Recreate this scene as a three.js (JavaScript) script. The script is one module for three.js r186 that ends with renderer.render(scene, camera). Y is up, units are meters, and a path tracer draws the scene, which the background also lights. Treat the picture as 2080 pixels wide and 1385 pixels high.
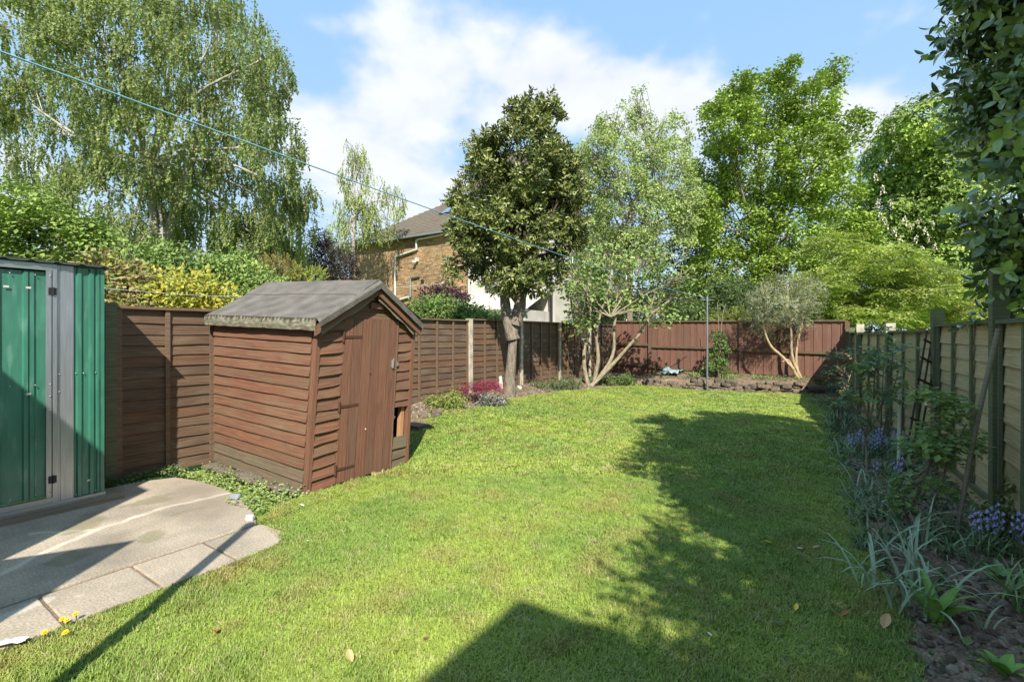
import * as THREE from 'three';
import { mergeGeometries } from 'three/addons/utils/BufferGeometryUtils.js';
import { ImprovedNoise } from 'three/addons/math/ImprovedNoise.js';

// ---------------------------------------------------------------- camera, sky, sun, exposure
const EYE = 1.54, F = 980, CU = 1040, CV = 680;
const scene = new THREE.Scene();
const camera = new THREE.PerspectiveCamera(2 * Math.atan(692.5 / F) * 180 / Math.PI, 2080 / 1385, 0.05, 900);
camera.position.set(0, EYE, 0);
camera.setViewOffset(2080, 1385, 0, 12.5, 2080, 1385);
const renderer = new THREE.WebGLRenderer({ antialias: true });
renderer.toneMapping = THREE.LinearToneMapping;
renderer.toneMappingExposure = 2.85;
renderer.shadowMap.enabled = true;

const sun = new THREE.DirectionalLight(new THREE.Color(1, 0.94, 0.86), 2.65);
sun.position.set(1.6, 20, 20.6);
sun.target.position.set(0, 0, 0);
sun.castShadow = true;
sun.shadow.mapSize.set(4096, 4096);
Object.assign(sun.shadow.camera, { left: -30, right: 30, top: 30, bottom: -30, near: 0.1, far: 90 });
scene.add(sun, sun.target);

const perlin = new ImprovedNoise();
function fbm(x, y, z, oct = 4, gain = 0.5) {
  let a = 1, s = 0, t = 0;
  for (let i = 0; i < oct; i++) { s += a * perlin.noise(x, y, z); t += a; a *= gain; x = x * 2.03 + 7.1; y = y * 2.03 + 3.7; z = z * 2.03 + 1.3; }
  return s / t;
}
const clamp = (x, a = 0, b = 1) => Math.min(b, Math.max(a, x));
const lerp = (a, b, t) => a + (b - a) * t;
const sst = (a, b, x) => { const t = clamp((x - a) / (b - a)); return t * t * (3 - 2 * t); };

function makeSky() {
  const W = 2048, H = 1024, data = new Float32Array(W * H * 4);
  const blobs = [[860, 90, 150, 130, 0.62], [960, 210, 210, 110, 0.55], [690, 240, 100, 80, 0.45], [1240, 210, 130, 70, 0.5], [1760, 250, 110, 60, 0.85],
    [1400, 225, 90, 45, 0.65], [40, 360, 90, 70, 0.55], [860, 390, 110, 70, 0.4], [1120, 90, 60, 70, 0.3], [620, 30, 60, 40, 0.2]];
  for (let r = 0; r < H; r++) {
    const up = ((r + 0.5) / H - 0.5) * Math.PI, y = Math.sin(up), c = Math.cos(up);
    for (let k = 0; k < W; k++) {
      const a = ((k + 0.5) / W - 0.5) * 2 * Math.PI, x = Math.cos(a) * c, z = Math.sin(a) * c;
      const h = Math.pow(clamp(1 - Math.max(0, y)), 3.2);
      let R = lerp(0.118, 0.3, h), G = lerp(0.215, 0.37, h), B = lerp(0.345, 0.43, h);
      if (y > -0.02) {
        const n = fbm(x * 2.1 + 11, y * 4.2 + 3, z * 2.1 + 5, 6, 0.52), n2 = fbm(x * 7 + 1, y * 11 + 9, z * 7 + 2, 5, 0.55);
        let bias = 0.0;
        if (z < -0.1) {
          const pu = CU + F * x / -z, pv = CV - F * y / -z;
          for (const [bu, bv, su, sv, w] of blobs) bias += w * Math.exp(-0.5 * (((pu - bu) / su) ** 2 + ((pv - bv) / sv) ** 2));
        }
        const d = clamp(sst(0.02, 0.82, n * 1.25 + n2 * 0.95 + bias * 0.8)) * 0.95;
        const b = 0.94 + 0.2 * n2;
        R = lerp(R, 0.358 * b, d); G = lerp(G, 0.371 * b, d); B = lerp(B, 0.4 * b, d);
      } else { R = 0.10; G = 0.11; B = 0.07; }
      const o = (r * W + k) * 4;
      data[o] = R; data[o + 1] = G; data[o + 2] = B; data[o + 3] = 1;
    }
  }
  const t = new THREE.DataTexture(data, W, H, THREE.RGBAFormat, THREE.FloatType);
  t.mapping = THREE.EquirectangularReflectionMapping; t.magFilter = THREE.LinearFilter; t.needsUpdate = true;
  return t;
}
scene.background = makeSky();
scene.environment = scene.background;

// ---------------------------------------------------------------- helpers
const V3 = (x, y, z) => new THREE.Vector3(x, y, z);
const TH = 34 * Math.PI / 180, SN = Math.sin(TH), CS = Math.cos(TH), TURN = Math.PI / 2 - TH;
// the garden's own axes: s runs along the side fences away from the house, n runs across to the right
const gx = (s, n) => CS * n + SN * s, gz = (s, n) => SN * n - CS * s;
const gp = (s, n, y = 0) => V3(gx(s, n), y, gz(s, n));
const toGarden = (X, Z) => [SN * X - CS * Z, CS * X + SN * Z];            // world x, z -> [s, n]
const at = (u, v, Z) => V3((u - CU) / F * Z, EYE - (v - CV) / F * Z, -Z); // survey reading -> metres
function rng(seed) { let a = seed | 0; return () => { a = (a + 0x6d2b79f5) | 0; let t = Math.imul(a ^ (a >>> 15), 1 | a); t = (t + Math.imul(t ^ (t >>> 7), 61 | t)) ^ t; return ((t ^ (t >>> 14)) >>> 0) / 4294967296; }; }
const taken = new Map();
function numbered(name) { const k = taken.get(name) || 0; taken.set(name, k + 1); return k ? name + '_' + String(k).padStart(3, '0') : name; }
function thing(name, label, category, pos, turn = 0, group) {
  const g = new THREE.Group(); g.name = numbered(name);
  if (pos) g.position.copy(pos.isVector3 ? pos : V3(...pos));
  g.rotation.y = turn; g.userData = { label, category };
  if (group) g.userData.group = group;
  scene.add(g); g.updateMatrixWorld(true); return g;
}
function part(name, geo, mat, parent, label) {
  const m = new THREE.Mesh(geo, mat); m.name = name; m.castShadow = m.receiveShadow = true;
  if (label) m.userData.label = label;
  parent.add(m); return m;
}
function sub(name, parent, label) { const g = new THREE.Group(); g.name = name; if (label) g.userData.label = label; parent.add(g); return g; }
function single(name, geo, mat, label, category, pos, turn = 0, group) {
  const m = new THREE.Mesh(geo, mat); m.name = numbered(name); m.castShadow = m.receiveShadow = true;
  if (pos) m.position.copy(pos.isVector3 ? pos : V3(...pos));
  m.rotation.y = turn; m.userData = { label, category }; if (group) m.userData.group = group;
  scene.add(m); return m;
}
function structure(name, geo, mat, label) {
  const m = new THREE.Mesh(geo, mat); m.name = numbered(name); m.castShadow = m.receiveShadow = true;
  m.userData = { kind: 'structure', label, category: name.replace(/_/g, ' ') }; scene.add(m); return m;
}
const lin = (r, g, b) => new THREE.Color().setRGB(r, g, b);
const srgb = (r, g, b) => new THREE.Color().setRGB(r / 255, g / 255, b / 255, THREE.SRGBColorSpace);
function box(x0, x1, y0, y1, z0, z1, sx = 1, sy = 1, sz = 1) {
  const g = new THREE.BoxGeometry(x1 - x0, y1 - y0, z1 - z0, sx, sy, sz);
  g.translate((x0 + x1) / 2, (y0 + y1) / 2, (z0 + z1) / 2); boxUV(g); return g;
}
function boxUV(g) { // uv in metres from position and face direction
  const p = g.attributes.position, n = g.attributes.normal, uv = g.attributes.uv;
  for (let i = 0; i < p.count; i++) {
    const ax = Math.abs(n.getX(i)), ay = Math.abs(n.getY(i)), az = Math.abs(n.getZ(i));
    if (az >= ax && az >= ay) uv.setXY(i, p.getX(i), p.getY(i)); else if (ax >= ay) uv.setXY(i, p.getZ(i), p.getY(i)); else uv.setXY(i, p.getX(i), p.getZ(i));
  }
}
function merge(list) { return mergeGeometries(list.map((g) => { const q = g.index ? g.toNonIndexed() : g; for (const k of Object.keys(q.attributes)) if (!['position', 'normal', 'uv'].includes(k)) q.deleteAttribute(k); return q; })); }
// quads [a,b,c,d] (each V3) with uv -> flat-shaded geometry
class Quads {
  constructor() { this.p = []; this.t = []; }
  quad(a, b, c, d, ua = [0, 0], ub = [1, 0], uc = [1, 1], ud = [0, 1]) {
    for (const [v, u] of [[a, ua], [b, ub], [c, uc], [a, ua], [c, uc], [d, ud]]) { this.p.push(v.x, v.y, v.z); this.t.push(u[0], u[1]); }
    return this;
  }
  tri(a, b, c, ua = [0, 0], ub = [1, 0], uc = [0.5, 1]) { for (const [v, u] of [[a, ua], [b, ub], [c, uc]]) { this.p.push(v.x, v.y, v.z); this.t.push(u[0], u[1]); } return this; }
  geo() {
    const g = new THREE.BufferGeometry();
    g.setAttribute('position', new THREE.Float32BufferAttribute(this.p, 3)); g.setAttribute('uv', new THREE.Float32BufferAttribute(this.t, 2));
    g.computeVertexNormals(); return g;
  }
}
// a sawn board: bottom line p0 -> p1, standing along up, facing out; lap = how far the lower edge stands proud
function board(p0, p1, up, out, H, T, o = {}) {
  const seg = o.seg || 1, lap = o.lap || 0, r = rng(o.seed || 1), off = r() * 7, q = new Quads(), L = p0.distanceTo(p1), rows = [];
  const ph = r() * 50;
  for (let i = 0; i <= seg; i++) {
    const t = i / seg, b = p0.clone().lerp(p1, t);
    const w = (o.wave || 0) * fbm(t * L * 3 + ph, ph, 0.3, 2) * 2, w2 = (o.cup || 0) * fbm(t * L * 2 + ph, 4.2, ph, 2) * 2;
    const bb = b.clone().addScaledVector(up, w), tt = b.clone().addScaledVector(up, H);
    rows.push([bb.clone().addScaledVector(out, lap + T + w2), tt.clone().addScaledVector(out, T * 0.7), tt, bb.clone().addScaledVector(out, lap + w2), t * L + off]);
  }
  const v0 = r() * 3;
  for (let i = 0; i < seg; i++) {
    const A = rows[i], B = rows[i + 1];
    q.quad(A[0], B[0], B[1], A[1], [A[4], v0], [B[4], v0], [B[4], v0 + H], [A[4], v0 + H]);
    q.quad(A[1], B[1], B[2], A[2], [A[4], v0 + H], [B[4], v0 + H], [B[4], v0 + H + T], [A[4], v0 + H + T]);
    q.quad(A[3], B[3], B[0], A[0], [A[4], v0 - T], [B[4], v0 - T], [B[4], v0], [A[4], v0]);
    q.quad(B[3], A[3], A[2], B[2], [B[4], v0], [A[4], v0], [A[4], v0 + H], [B[4], v0 + H]);
  }
  const S = rows[0], E = rows[seg];
  q.quad(S[3], S[0], S[1], S[2], [0, v0], [T, v0], [T, v0 + H], [0, v0 + H]); q.quad(E[0], E[3], E[2], E[1], [0, v0], [T, v0], [T, v0 + H], [0, v0 + H]);
  return q.geo();
}
// tapered limb through points
function limb(pts, r0, r1, radial = 7, seg = 0, rough = 0, seed = 1) {
  const curve = new THREE.CatmullRomCurve3(pts, false, 'centripetal'), n = seg || Math.max(2, (pts.length - 1) * 3), fr = curve.computeFrenetFrames(n, false);
  const pos = [], uv = [], idx = [], L = curve.getLength(); 
  for (let i = 0; i <= n; i++) {
    const t = i / n, c = curve.getPointAt(t), r = lerp(r0, r1, t);
    for (let j = 0; j <= radial; j++) {
      const a = j / radial * Math.PI * 2, k = r * (1 + rough * fbm(Math.cos(a) * 1.5 + seed, t * L * 4, Math.sin(a) * 1.5, 3) * 2);
      const v = c.clone().addScaledVector(fr.normals[i], Math.cos(a) * k).addScaledVector(fr.binormals[i], Math.sin(a) * k);
      pos.push(v.x, v.y, v.z); uv.push(j / radial * 6.28 * r0, t * L);
      if (i < n && j < radial) { const a0 = i * (radial + 1) + j, b0 = a0 + radial + 1; idx.push(a0, a0 + 1, b0, a0 + 1, b0 + 1, b0); }
    }
  }
  const g = new THREE.BufferGeometry();
  g.setAttribute('position', new THREE.Float32BufferAttribute(pos, 3)); g.setAttribute('uv', new THREE.Float32BufferAttribute(uv, 2));
  g.setIndex(idx); g.computeVertexNormals(); return g;
}
const cyl = (a, b, r0, r1 = r0, radial = 8) => {
  const d = b.clone().sub(a), g = new THREE.CylinderGeometry(r1, r0, d.length(), radial, 1);
  g.applyQuaternion(new THREE.Quaternion().setFromUnitVectors(V3(0, 1, 0), d.clone().normalize())); g.translate((a.x + b.x) / 2, (a.y + b.y) / 2, (a.z + b.z) / 2); return g;
};

// ---------------------------------------------------------------- textures and materials
function tex(size, fn, rep = [1, 1], colour = true, h = size) {
  const d = new Uint8Array(size * h * 4);
  for (let y = 0; y < h; y++) for (let x = 0; x < size; x++) {
    const c = fn(x / size, y / h, x, y), o = (y * size + x) * 4;
    if (typeof c === 'number') { d[o] = d[o + 1] = d[o + 2] = clamp(c) * 255; } else { d[o] = clamp(c[0], 0, 255); d[o + 1] = clamp(c[1], 0, 255); d[o + 2] = clamp(c[2], 0, 255); }
    d[o + 3] = 255;
  }
  const t = new THREE.DataTexture(d, size, h, THREE.RGBAFormat);
  t.wrapS = t.wrapT = THREE.RepeatWrapping; t.magFilter = THREE.LinearFilter; t.minFilter = THREE.LinearMipmapLinearFilter; t.generateMipmaps = true;
  if (colour) t.colorSpace = THREE.SRGBColorSpace;
  t.repeat.set(...rep); t.needsUpdate = true; return t;
}
// noise that tiles: blend of shifted copies
function tileFbm(u, v, fx, fy, z, oct) {
  const su = sst(0.75, 1, u), sv = sst(0.75, 1, v), a = fbm(u * fx, v * fy, z, oct);
  if (!su && !sv) return a;
  const b = su ? fbm((u - 1) * fx, v * fy, z, oct) : 0, c = sv ? fbm(u * fx, (v - 1) * fy, z, oct) : 0, d = su && sv ? fbm((u - 1) * fx, (v - 1) * fy, z, oct) : 0;
  return lerp(lerp(a, b, su), lerp(c, d, su), sv);
}
const mixc = (a, b, t) => [lerp(a[0], b[0], t), lerp(a[1], b[1], t), lerp(a[2], b[2], t)];
function woodTex(base, dark, stain, stainAmt, z) { // grain runs along u; 1 m x 0.5 m
  return tex(512, (u, v) => {
    const g = tileFbm(u, v, 3, 46, z, 4), f = tileFbm(u, v, 9, 130, z + 4, 2), b = tileFbm(u, v, 2.5, 4, z + 9, 4), k = tileFbm(u, v, 5, 9, z + 15, 4);
    let c = mixc(base, dark, clamp(0.32 + g * 0.75 + f * 0.35));
    c = mixc(c, stain, clamp((b + 0.12) * 2.2) * stainAmt);
    return mixc(c, dark, clamp((k - 0.14) * 2.5) * 0.4);
  }, [0.7, 1.3]);
}
const grainBump = tex(512, (u, v) => 0.5 + tileFbm(u, v, 4, 60, 2, 4) * 0.8, [0.7, 1.3], false);
const std = (o) => new THREE.MeshStandardMaterial(Object.assign({ roughness: 0.85, side: THREE.DoubleSide }, o));
const woodMat = (base, dark, stain, amt, z, o = {}) => std(Object.assign({ map: woodTex(base, dark, stain, amt, z), bumpMap: grainBump, bumpScale: 0.004, roughness: 0.82 }, o));
const shedWood = [woodMat([136, 95, 71], [86, 60, 45], [124, 109, 81], 0.55, 1), woodMat([130, 90, 67], [82, 57, 43], [113, 102, 75], 0.6, 21), woodMat([138, 93, 68], [89, 60, 45], [124, 104, 77], 0.5, 31)];
const dampWood = woodMat([124, 106, 84], [82, 70, 55], [104, 104, 76], 0.6, 37);
const doorWood = [woodMat([138, 94, 70], [92, 62, 46], [114, 94, 74], 0.4, 41), woodMat([130, 88, 66], [85, 59, 45], [108, 92, 72], 0.4, 47)];
const lapWood = [woodMat([118, 93, 70], [68, 53, 41], [142, 122, 98], 0.45, 51), woodMat([109, 87, 67], [62, 50, 40], [132, 115, 94], 0.5, 57), woodMat([124, 92, 66], [72, 53, 40], [124, 106, 82], 0.35, 63)];
const battenWood = woodMat([132, 106, 82], [86, 64, 48], [112, 108, 92], 0.5, 71);
const farWood = [woodMat([132, 92, 74], [90, 61, 49], [118, 104, 80], 0.35, 81), woodMat([124, 86, 70], [85, 58, 47], [110, 100, 75], 0.4, 87), woodMat([136, 93, 74], [94, 63, 51], [116, 99, 77], 0.3, 93)];
const farRail = woodMat([116, 92, 66], [74, 58, 42], [96, 100, 62], 0.6, 97);
const paleWood = [woodMat([204, 184, 142], [156, 140, 106], [172, 168, 122], 0.6, 101), woodMat([196, 178, 136], [148, 134, 104], [164, 160, 118], 0.6, 107), woodMat([210, 186, 142], [162, 140, 104], [174, 164, 122], 0.5, 113)];
const mossPost = woodMat([116, 116, 88], [72, 74, 58], [100, 112, 76], 0.6, 121);
const greyWood = woodMat([150, 138, 118], [104, 94, 80], [128, 124, 106], 0.5, 127);
const darkWood = woodMat([84, 72, 56], [48, 42, 34], [70, 76, 52], 0.6, 131);
const rawWood = woodMat([196, 152, 108], [152, 108, 72], [176, 140, 104], 0.4, 137);
const concretePost = std({ map: tex(256, (u, v) => { const n = tileFbm(u, v, 6, 6, 3, 5); const m = tileFbm(u, v, 30, 30, 8, 3); return mixc([204, 194, 174], [150, 144, 124], clamp(0.3 + n * 1.4 + m * 0.5)); }), roughness: 0.95 });
const feltMat = std({ map: tex(512, (u, v) => { const n = tileFbm(u, v, 5, 5, 2, 5), m = tileFbm(u, v, 90, 90, 5, 3); const c = 104 + n * 40 + m * 44; return [c, c * 0.95, c * 0.87]; }, [1, 1]), bumpMap: tex(256, (u, v) => 0.5 + tileFbm(u, v, 60, 60, 5, 3) * 0.9, [1.5, 1.5], false), bumpScale: 0.004, roughness: 0.95 });
const feltEdge = std({ map: tex(512, (u, v) => { // mossy felt: dark drips hang from the upper edge (v = 1)
  const n = tileFbm(u, v, 14, 4, 9, 5), dr = tileFbm(u, v * 0.25, 26, 4, 4, 4), m = tileFbm(u, v, 60, 40, 5, 3);
  let c = mixc([150, 143, 124], [112, 108, 88], clamp(0.4 + n * 1.4)); c = mixc(c, [78, 76, 50], clamp(0.3 + n) * 0.6);
  const drip = clamp((v - 0.72 + dr * 0.75) * 5); c = mixc(c, [52, 48, 32], drip * 0.85);
  return c.map((x) => x + m * 30);
}, [1, 1]), roughness: 0.95 });
const brickTex = tex(1024, (u, v, x, y) => {
  const BH = 1024 / 56, BW = 1024 / 18, row = Math.floor(y / BH), xx = x + (row % 2 ? BW / 2 : 0), col = Math.floor(xx / BW) % 18, fx = xx % BW, fy = y % BH;
  const r = rng(row * 131 + col * 17 + 5)(), r2 = rng(row * 37 + col * 91 + 2)(), n = tileFbm(u, v, 40, 40, 1, 3), big = tileFbm(u, v, 3, 3, 6, 4);
  let c = mixc([172, 142, 102], [134, 104, 72], r); if (r2 > 0.86) c = mixc(c, [96, 82, 64], 0.6); if (r2 < 0.08) c = mixc(c, [150, 108, 76], 0.7);
  if (fx < 2.2 || fy < 2.4) c = [150, 136, 112];
  return c.map((q) => q * (1 + n * 0.35 + big * 0.3));
}, [1 / 4.2, 1 / 4.2]);
const brickMat = std({ map: brickTex, roughness: 0.92 });
const redBrickMat = std({ map: tex(512, (u, v, x, y) => { const BH = 512 / 28, BW = 512 / 9, row = Math.floor(y / BH), xx = x + (row % 2 ? BW / 2 : 0), col = Math.floor(xx / BW) % 9; const r = rng(row * 31 + col * 7 + 5)(); let c = mixc([178, 104, 70], [146, 84, 58], r); if (xx % BW < 2 || y % BH < 2.2) c = [160, 132, 108]; return c.map((q) => q * (1 + tileFbm(u, v, 30, 30, 1, 3) * 0.3)); }, [1 / 2.1, 1 / 2.1]), roughness: 0.92 });
const renderMat = std({ map: tex(256, (u, v) => { const n = tileFbm(u, v, 5, 5, 3, 5); const c = 196 + n * 50; return [c, c * 0.97, c * 0.91]; }, [0.3, 0.3]), roughness: 0.9 });
const tileMat = std({ map: tex(256, (u, v) => { const n = tileFbm(u, v, 8, 8, 7, 4), m = tileFbm(u, v, 40, 30, 2, 3); return mixc([128, 116, 100], [92, 84, 74], clamp(0.45 + n * 1.2 + m * 0.6)); }, [0.5, 0.5]), roughness: 0.9 });
const whitePaint = std({ color: srgb(206, 204, 194), roughness: 0.55 });
const blackPaint = std({ color: srgb(40, 40, 42), roughness: 0.5 });
const galv = std({ color: srgb(208, 210, 212), metalness: 0.7, roughness: 0.32, map: tex(256, (u, v) => { const n = tileFbm(u, v, 40, 3, 6, 3), c = 222 + n * 40; return [c, c, c + 3]; }, [3, 1]) });
const galvRough = std({ color: srgb(190, 192, 192), metalness: 0.9, roughness: 0.42 });
const greenPaint = new THREE.MeshPhysicalMaterial({ map: tex(256, (u, v) => { const n = tileFbm(u, v, 4, 3, 6, 4), m = tileFbm(u, v, 40, 4, 3, 4), d = sst(0.1, 0.4, tileFbm(u, v, 26, 5, 13, 4)) * 26; return [62 + n * 14 + m * 16 + d, 122 + n * 20 + m * 20 + d * 0.6, 100 + n * 16 + m * 18 + d * 0.7]; }, [0.8, 0.8]), roughness: 0.32, clearcoat: 0.6, clearcoatRoughness: 0.16, side: THREE.DoubleSide });
const boltMat = std({ color: srgb(196, 196, 192), metalness: 0.8, roughness: 0.4 });
const steelPole = std({ color: srgb(168, 172, 174), metalness: 0.75, roughness: 0.42 });
const rustIron = std({ color: srgb(92, 62, 46), roughness: 0.8, metalness: 0.3 });
const ropeMat = std({ color: srgb(128, 172, 190), roughness: 0.6 });
const soilTex = tex(1024, (u, v) => {
  const n = tileFbm(u, v, 6, 6, 5, 5), m = tileFbm(u, v, 46, 46, 8, 4), k = tileFbm(u, v, 110, 110, 3, 2);
  let c = mixc([150, 128, 106], [100, 82, 68], clamp(0.45 + n * 1.3)); c = mixc(c, [160, 136, 110], clamp((m - 0.12) * 3) * 0.6); return c.map((q) => q * (1 + k * 0.5));
}, [0.6, 0.6]);
const soilBump = tex(512, (u, v) => 0.5 + tileFbm(u, v, 30, 30, 8, 5) * 0.9, [1.2, 1.2], false);
const soilMat = std({ map: soilTex, bumpMap: soilBump, bumpScale: 0.012, roughness: 1 });
const paleSoilMat = std({ map: soilTex, color: lin(1.0, 1.0, 1.0), bumpMap: soilBump, bumpScale: 0.03, roughness: 1 });
const turfTex = tex(1024, (u, v) => {
  const n = tileFbm(u, v, 5, 5, 5, 5), m = tileFbm(u, v, 60, 60, 8, 4), k = tileFbm(u, v, 130, 130, 3, 2);
  let c = mixc([128, 152, 60], [98, 122, 46], clamp(0.5 + n * 1.2)); c = mixc(c, [160, 144, 84], clamp((m - 0.02) * 2.4) * 0.5); return c.map((q) => q * (1 + k * 0.6));
}, [0.5, 0.5]);
const turfMat = std({ map: turfTex, bumpMap: soilBump, bumpScale: 0.02, roughness: 1 });
const barkTex = (a, b, c, z) => tex(256, (u, v) => { const n = tileFbm(u, v, 12, 5, z, 5), m = tileFbm(u, v, 26, 20, z + 4, 3), p = tileFbm(u, v, 4, 4, z + 8, 3); return mixc(mixc(a, b, clamp(0.5 + n * 1.5)), c, clamp((m + p * 0.6 - 0.1) * 3) * 0.6); }, [2, 1.2]);
const barkBump = tex(256, (u, v) => 0.5 + tileFbm(u, v, 14, 6, 4, 5) * 0.9, [2, 1.2], false);
const bark = (a, b, c, z) => std({ map: barkTex(a, b, c, z), bumpMap: barkBump, bumpScale: 0.015, roughness: 0.95 });
const barkGrey = bark([150, 138, 120], [104, 92, 78], [176, 168, 150], 3), barkPale = bark([178, 166, 140], [132, 120, 96], [150, 148, 112], 13), barkBirch = bark([206, 200, 186], [150, 140, 124], [70, 62, 54], 23), barkDark = bark([98, 84, 68], [62, 52, 42], [112, 110, 84], 33), barkCream = bark([206, 186, 146], [160, 138, 104], [182, 170, 134], 43);
const leafMat = (rough = 0.6) => std({ color: 0xffffff, roughness: rough });
const leafSoft = leafMat(0.65), leafGloss = std({ color: 0xffffff, roughness: 0.38 }), leafMatte = leafMat(0.9);
const leafHalf = new THREE.MeshPhysicalMaterial({ color: 0xffffff, roughness: 0.75, transmission: 0.25, thickness: 0, side: THREE.DoubleSide });
const leafThin = new THREE.MeshPhysicalMaterial({ color: 0xffffff, roughness: 0.9, transmission: 0.5, thickness: 0, side: THREE.DoubleSide });

// ---------------------------------------------------------------- ground, lawn, beds
const pl = (pts, x) => { if (x <= pts[0][0]) return pts[0][1]; for (let i = 1; i < pts.length; i++) if (x <= pts[i][0]) { const [a, b] = pts[i - 1], [c, d] = pts[i]; return lerp(b, d, (x - a) / (c - a)); } return pts[pts.length - 1][1]; };
const lawnH = (s, n) => 0.2 * sst(-3.0, -5.6, n) * sst(4.5, 6.3, s) * (1 - 0.35 * sst(9.5, 13, s)) + 0.012 * fbm(s * 0.9, n * 0.9, 1.7, 2);
const nL = (s) => pl([[-2, -3.33], [2.02, -3.36], [2.12, -3.95], [2.4, -4.15], [4.06, -4.22], [4.25, -5.5], [6, -5.6], [8, -5.6], [9, -5.5], [11, -5.2], [13, -4.85], [14, -4.6]], s) + 0.05 * fbm(s * 2.2, 3.1, 0.5, 3) * 2;
const nR = (s) => pl([[-2, 0.34], [2.77, 0.29], [3.33, 0.28], [4.01, 0.21], [4.67, 0.19], [5.45, 0.14], [6.56, 0.08], [8.2, -0.05], [10.7, -0.05], [12.5, -0.3], [14.4, -0.7]], s) + 0.06 * fbm(s * 2.6, 8.1, 0.5, 3) * 2;
const sEnd = (n) => 13.6 + (n + 4.6) * 0.235;
function lawnPoint(v, w) { // v along, w across
  const s0 = lerp(-2, 13.6, v), n = lerp(nL(s0), nR(s0), w), s = s0 + Math.pow(v, 5) * (sEnd(n) - 13.6);
  return [s, n];
}
function gridGeo(rows, cols, fn, uvScale = 1) {
  const pos = [], uv = [], idx = [];
  for (let i = 0; i <= rows; i++) for (let j = 0; j <= cols; j++) {
    const p = fn(i / rows, j / cols); pos.push(p.x, p.y, p.z); uv.push(p.x * uvScale, p.z * uvScale);
    if (i < rows && j < cols) { const a = i * (cols + 1) + j, b = a + cols + 1; idx.push(a, a + 1, b, a + 1, b + 1, b); }
  }
  const g = new THREE.BufferGeometry();
  g.setAttribute('position', new THREE.Float32BufferAttribute(pos, 3)); g.setAttribute('uv', new THREE.Float32BufferAttribute(uv, 2)); g.setIndex(idx); g.computeVertexNormals();
  if (g.attributes.normal.getY(Math.floor(pos.length / 6)) < 0) { for (let i = 0; i < idx.length; i += 3) { const t = idx[i]; idx[i] = idx[i + 1]; idx[i + 1] = t; } g.setIndex(idx); g.computeVertexNormals(); }
  return g;
}
{
  const g = new THREE.PlaneGeometry(800, 800, 1, 1); g.rotateX(-Math.PI / 2);
  const uv = g.attributes.uv; for (let i = 0; i < uv.count; i++) uv.setXY(i, uv.getX(i) * 800, uv.getY(i) * 800);
  structure('ground', g, std({ map: turfTex, roughness: 1 }), 'dull green and earthy ground stretching away beyond the fences').position.y = -0.06;
}
structure('lawn', gridGeo(150, 44, (v, w) => { const [s, n] = lawnPoint(v, w); return gp(s, n, lawnH(s, n)); }), turfMat, 'sunlit mown back garden lawn');
const leftBedH = (s, n) => lawnH(s, n) - 0.012 + 0.16 * sst(nL(s), -6.1, n) * sst(5, 6.5, s) + 0.03 * fbm(s * 3, n * 3, 2, 3);
structure('left_flower_bed', gridGeo(110, 14, (v, w) => { const s = lerp(4.0, 15.3, v), n = lerp(-6.5, nL(s) + 0.06, w); return gp(s, n, leftBedH(s, n)); }), paleSoilMat, 'dry earth border below the brown lap fence');
const fenceN = (s) => pl([[-3, 1.12], [3.42, 1.07], [5.32, 1.06], [7.22, 0.94], [9.1, 0.65], [10.97, 0.36], [15.28, 0.2]], s);
const rightBedH = (s, n) => -0.01 + 0.05 * sst(nR(s), nR(s) + 0.4, n) + 0.035 * fbm(s * 4, n * 4, 5, 3);
structure('right_flower_bed', gridGeo(150, 14, (v, w) => { const s = lerp(-2, 15.3, v), n = lerp(nR(s) - 0.08, fenceN(s) + 0.25, w); return gp(s, n, rightBedH(s, n)); }), soilMat, 'shaded dark soil border along the right hand fence');
const farBedH = (s, n) => lerp(0.27, 0.40, sst(sEnd(n), 15.2, s)) + 0.04 * fbm(s * 3, n * 3, 9, 3) - 0.22 * sst(-0.9, 0.1, n) + 0.0;
structure('far_flower_bed', gridGeo(14, 60, (v, w) => { const n = lerp(-6.3, 0.25, w), t = sst(-5.3, -4.5, n), s = v === 0 ? sEnd(n) + 0.02 : lerp(sEnd(n) + 0.07, 15.5, v), y = farBedH(s, n) * t + (leftBedH(s, n) + 0.012) * (1 - t); return gp(s, n, v === 0 ? -0.05 : y); }), paleSoilMat, 'raised earth bed behind the low stone wall');

// ---------------------------------------------------------------- leaf geometry and crowns
function leafQuads(q, M, len, wid, fold = 0.25, bend = 0.1) {
  const t = (x, y, z) => V3(x, y, z).applyMatrix4(M);
  const b = t(0, 0, 0), m = t(0, -fold * wid, len * 0.5), l = t(-wid / 2, 0, len * 0.45), r = t(wid / 2, 0, len * 0.45), e = t(0, -bend * len, len);
  q.tri(b, m, l, [0.5, 0], [0.5, 0.5], [0, 0.5]).tri(b, r, m, [0.5, 0], [1, 0.5], [0.5, 0.5]).tri(l, m, e, [0, 0.5], [0.5, 0.5], [0.5, 1]).tri(m, r, e, [0.5, 0.5], [1, 0.5], [0.5, 1]);
}
function leafOval(q, M, len, wid, fold = 0.2, bend = 0.18) { // fuller outline for leaves seen from near by
  const t = (x, y, z) => V3(x, y, z).applyMatrix4(M), st = [[0, 0.04], [0.18, 0.7], [0.42, 1], [0.7, 0.82], [0.9, 0.4], [1, 0.0]];
  const row = st.map(([z, w]) => [t(-wid / 2 * w, fold * wid * w * 0.5 - bend * len * z * z, len * z), t(0, -bend * len * z * z, len * z), t(wid / 2 * w, fold * wid * w * 0.5 - bend * len * z * z, len * z)]);
  for (let i = 0; i < 5; i++) { const A = row[i], B = row[i + 1]; q.quad(A[0], A[1], B[1], B[0]).quad(A[1], A[2], B[2], B[1]); }
}
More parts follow.
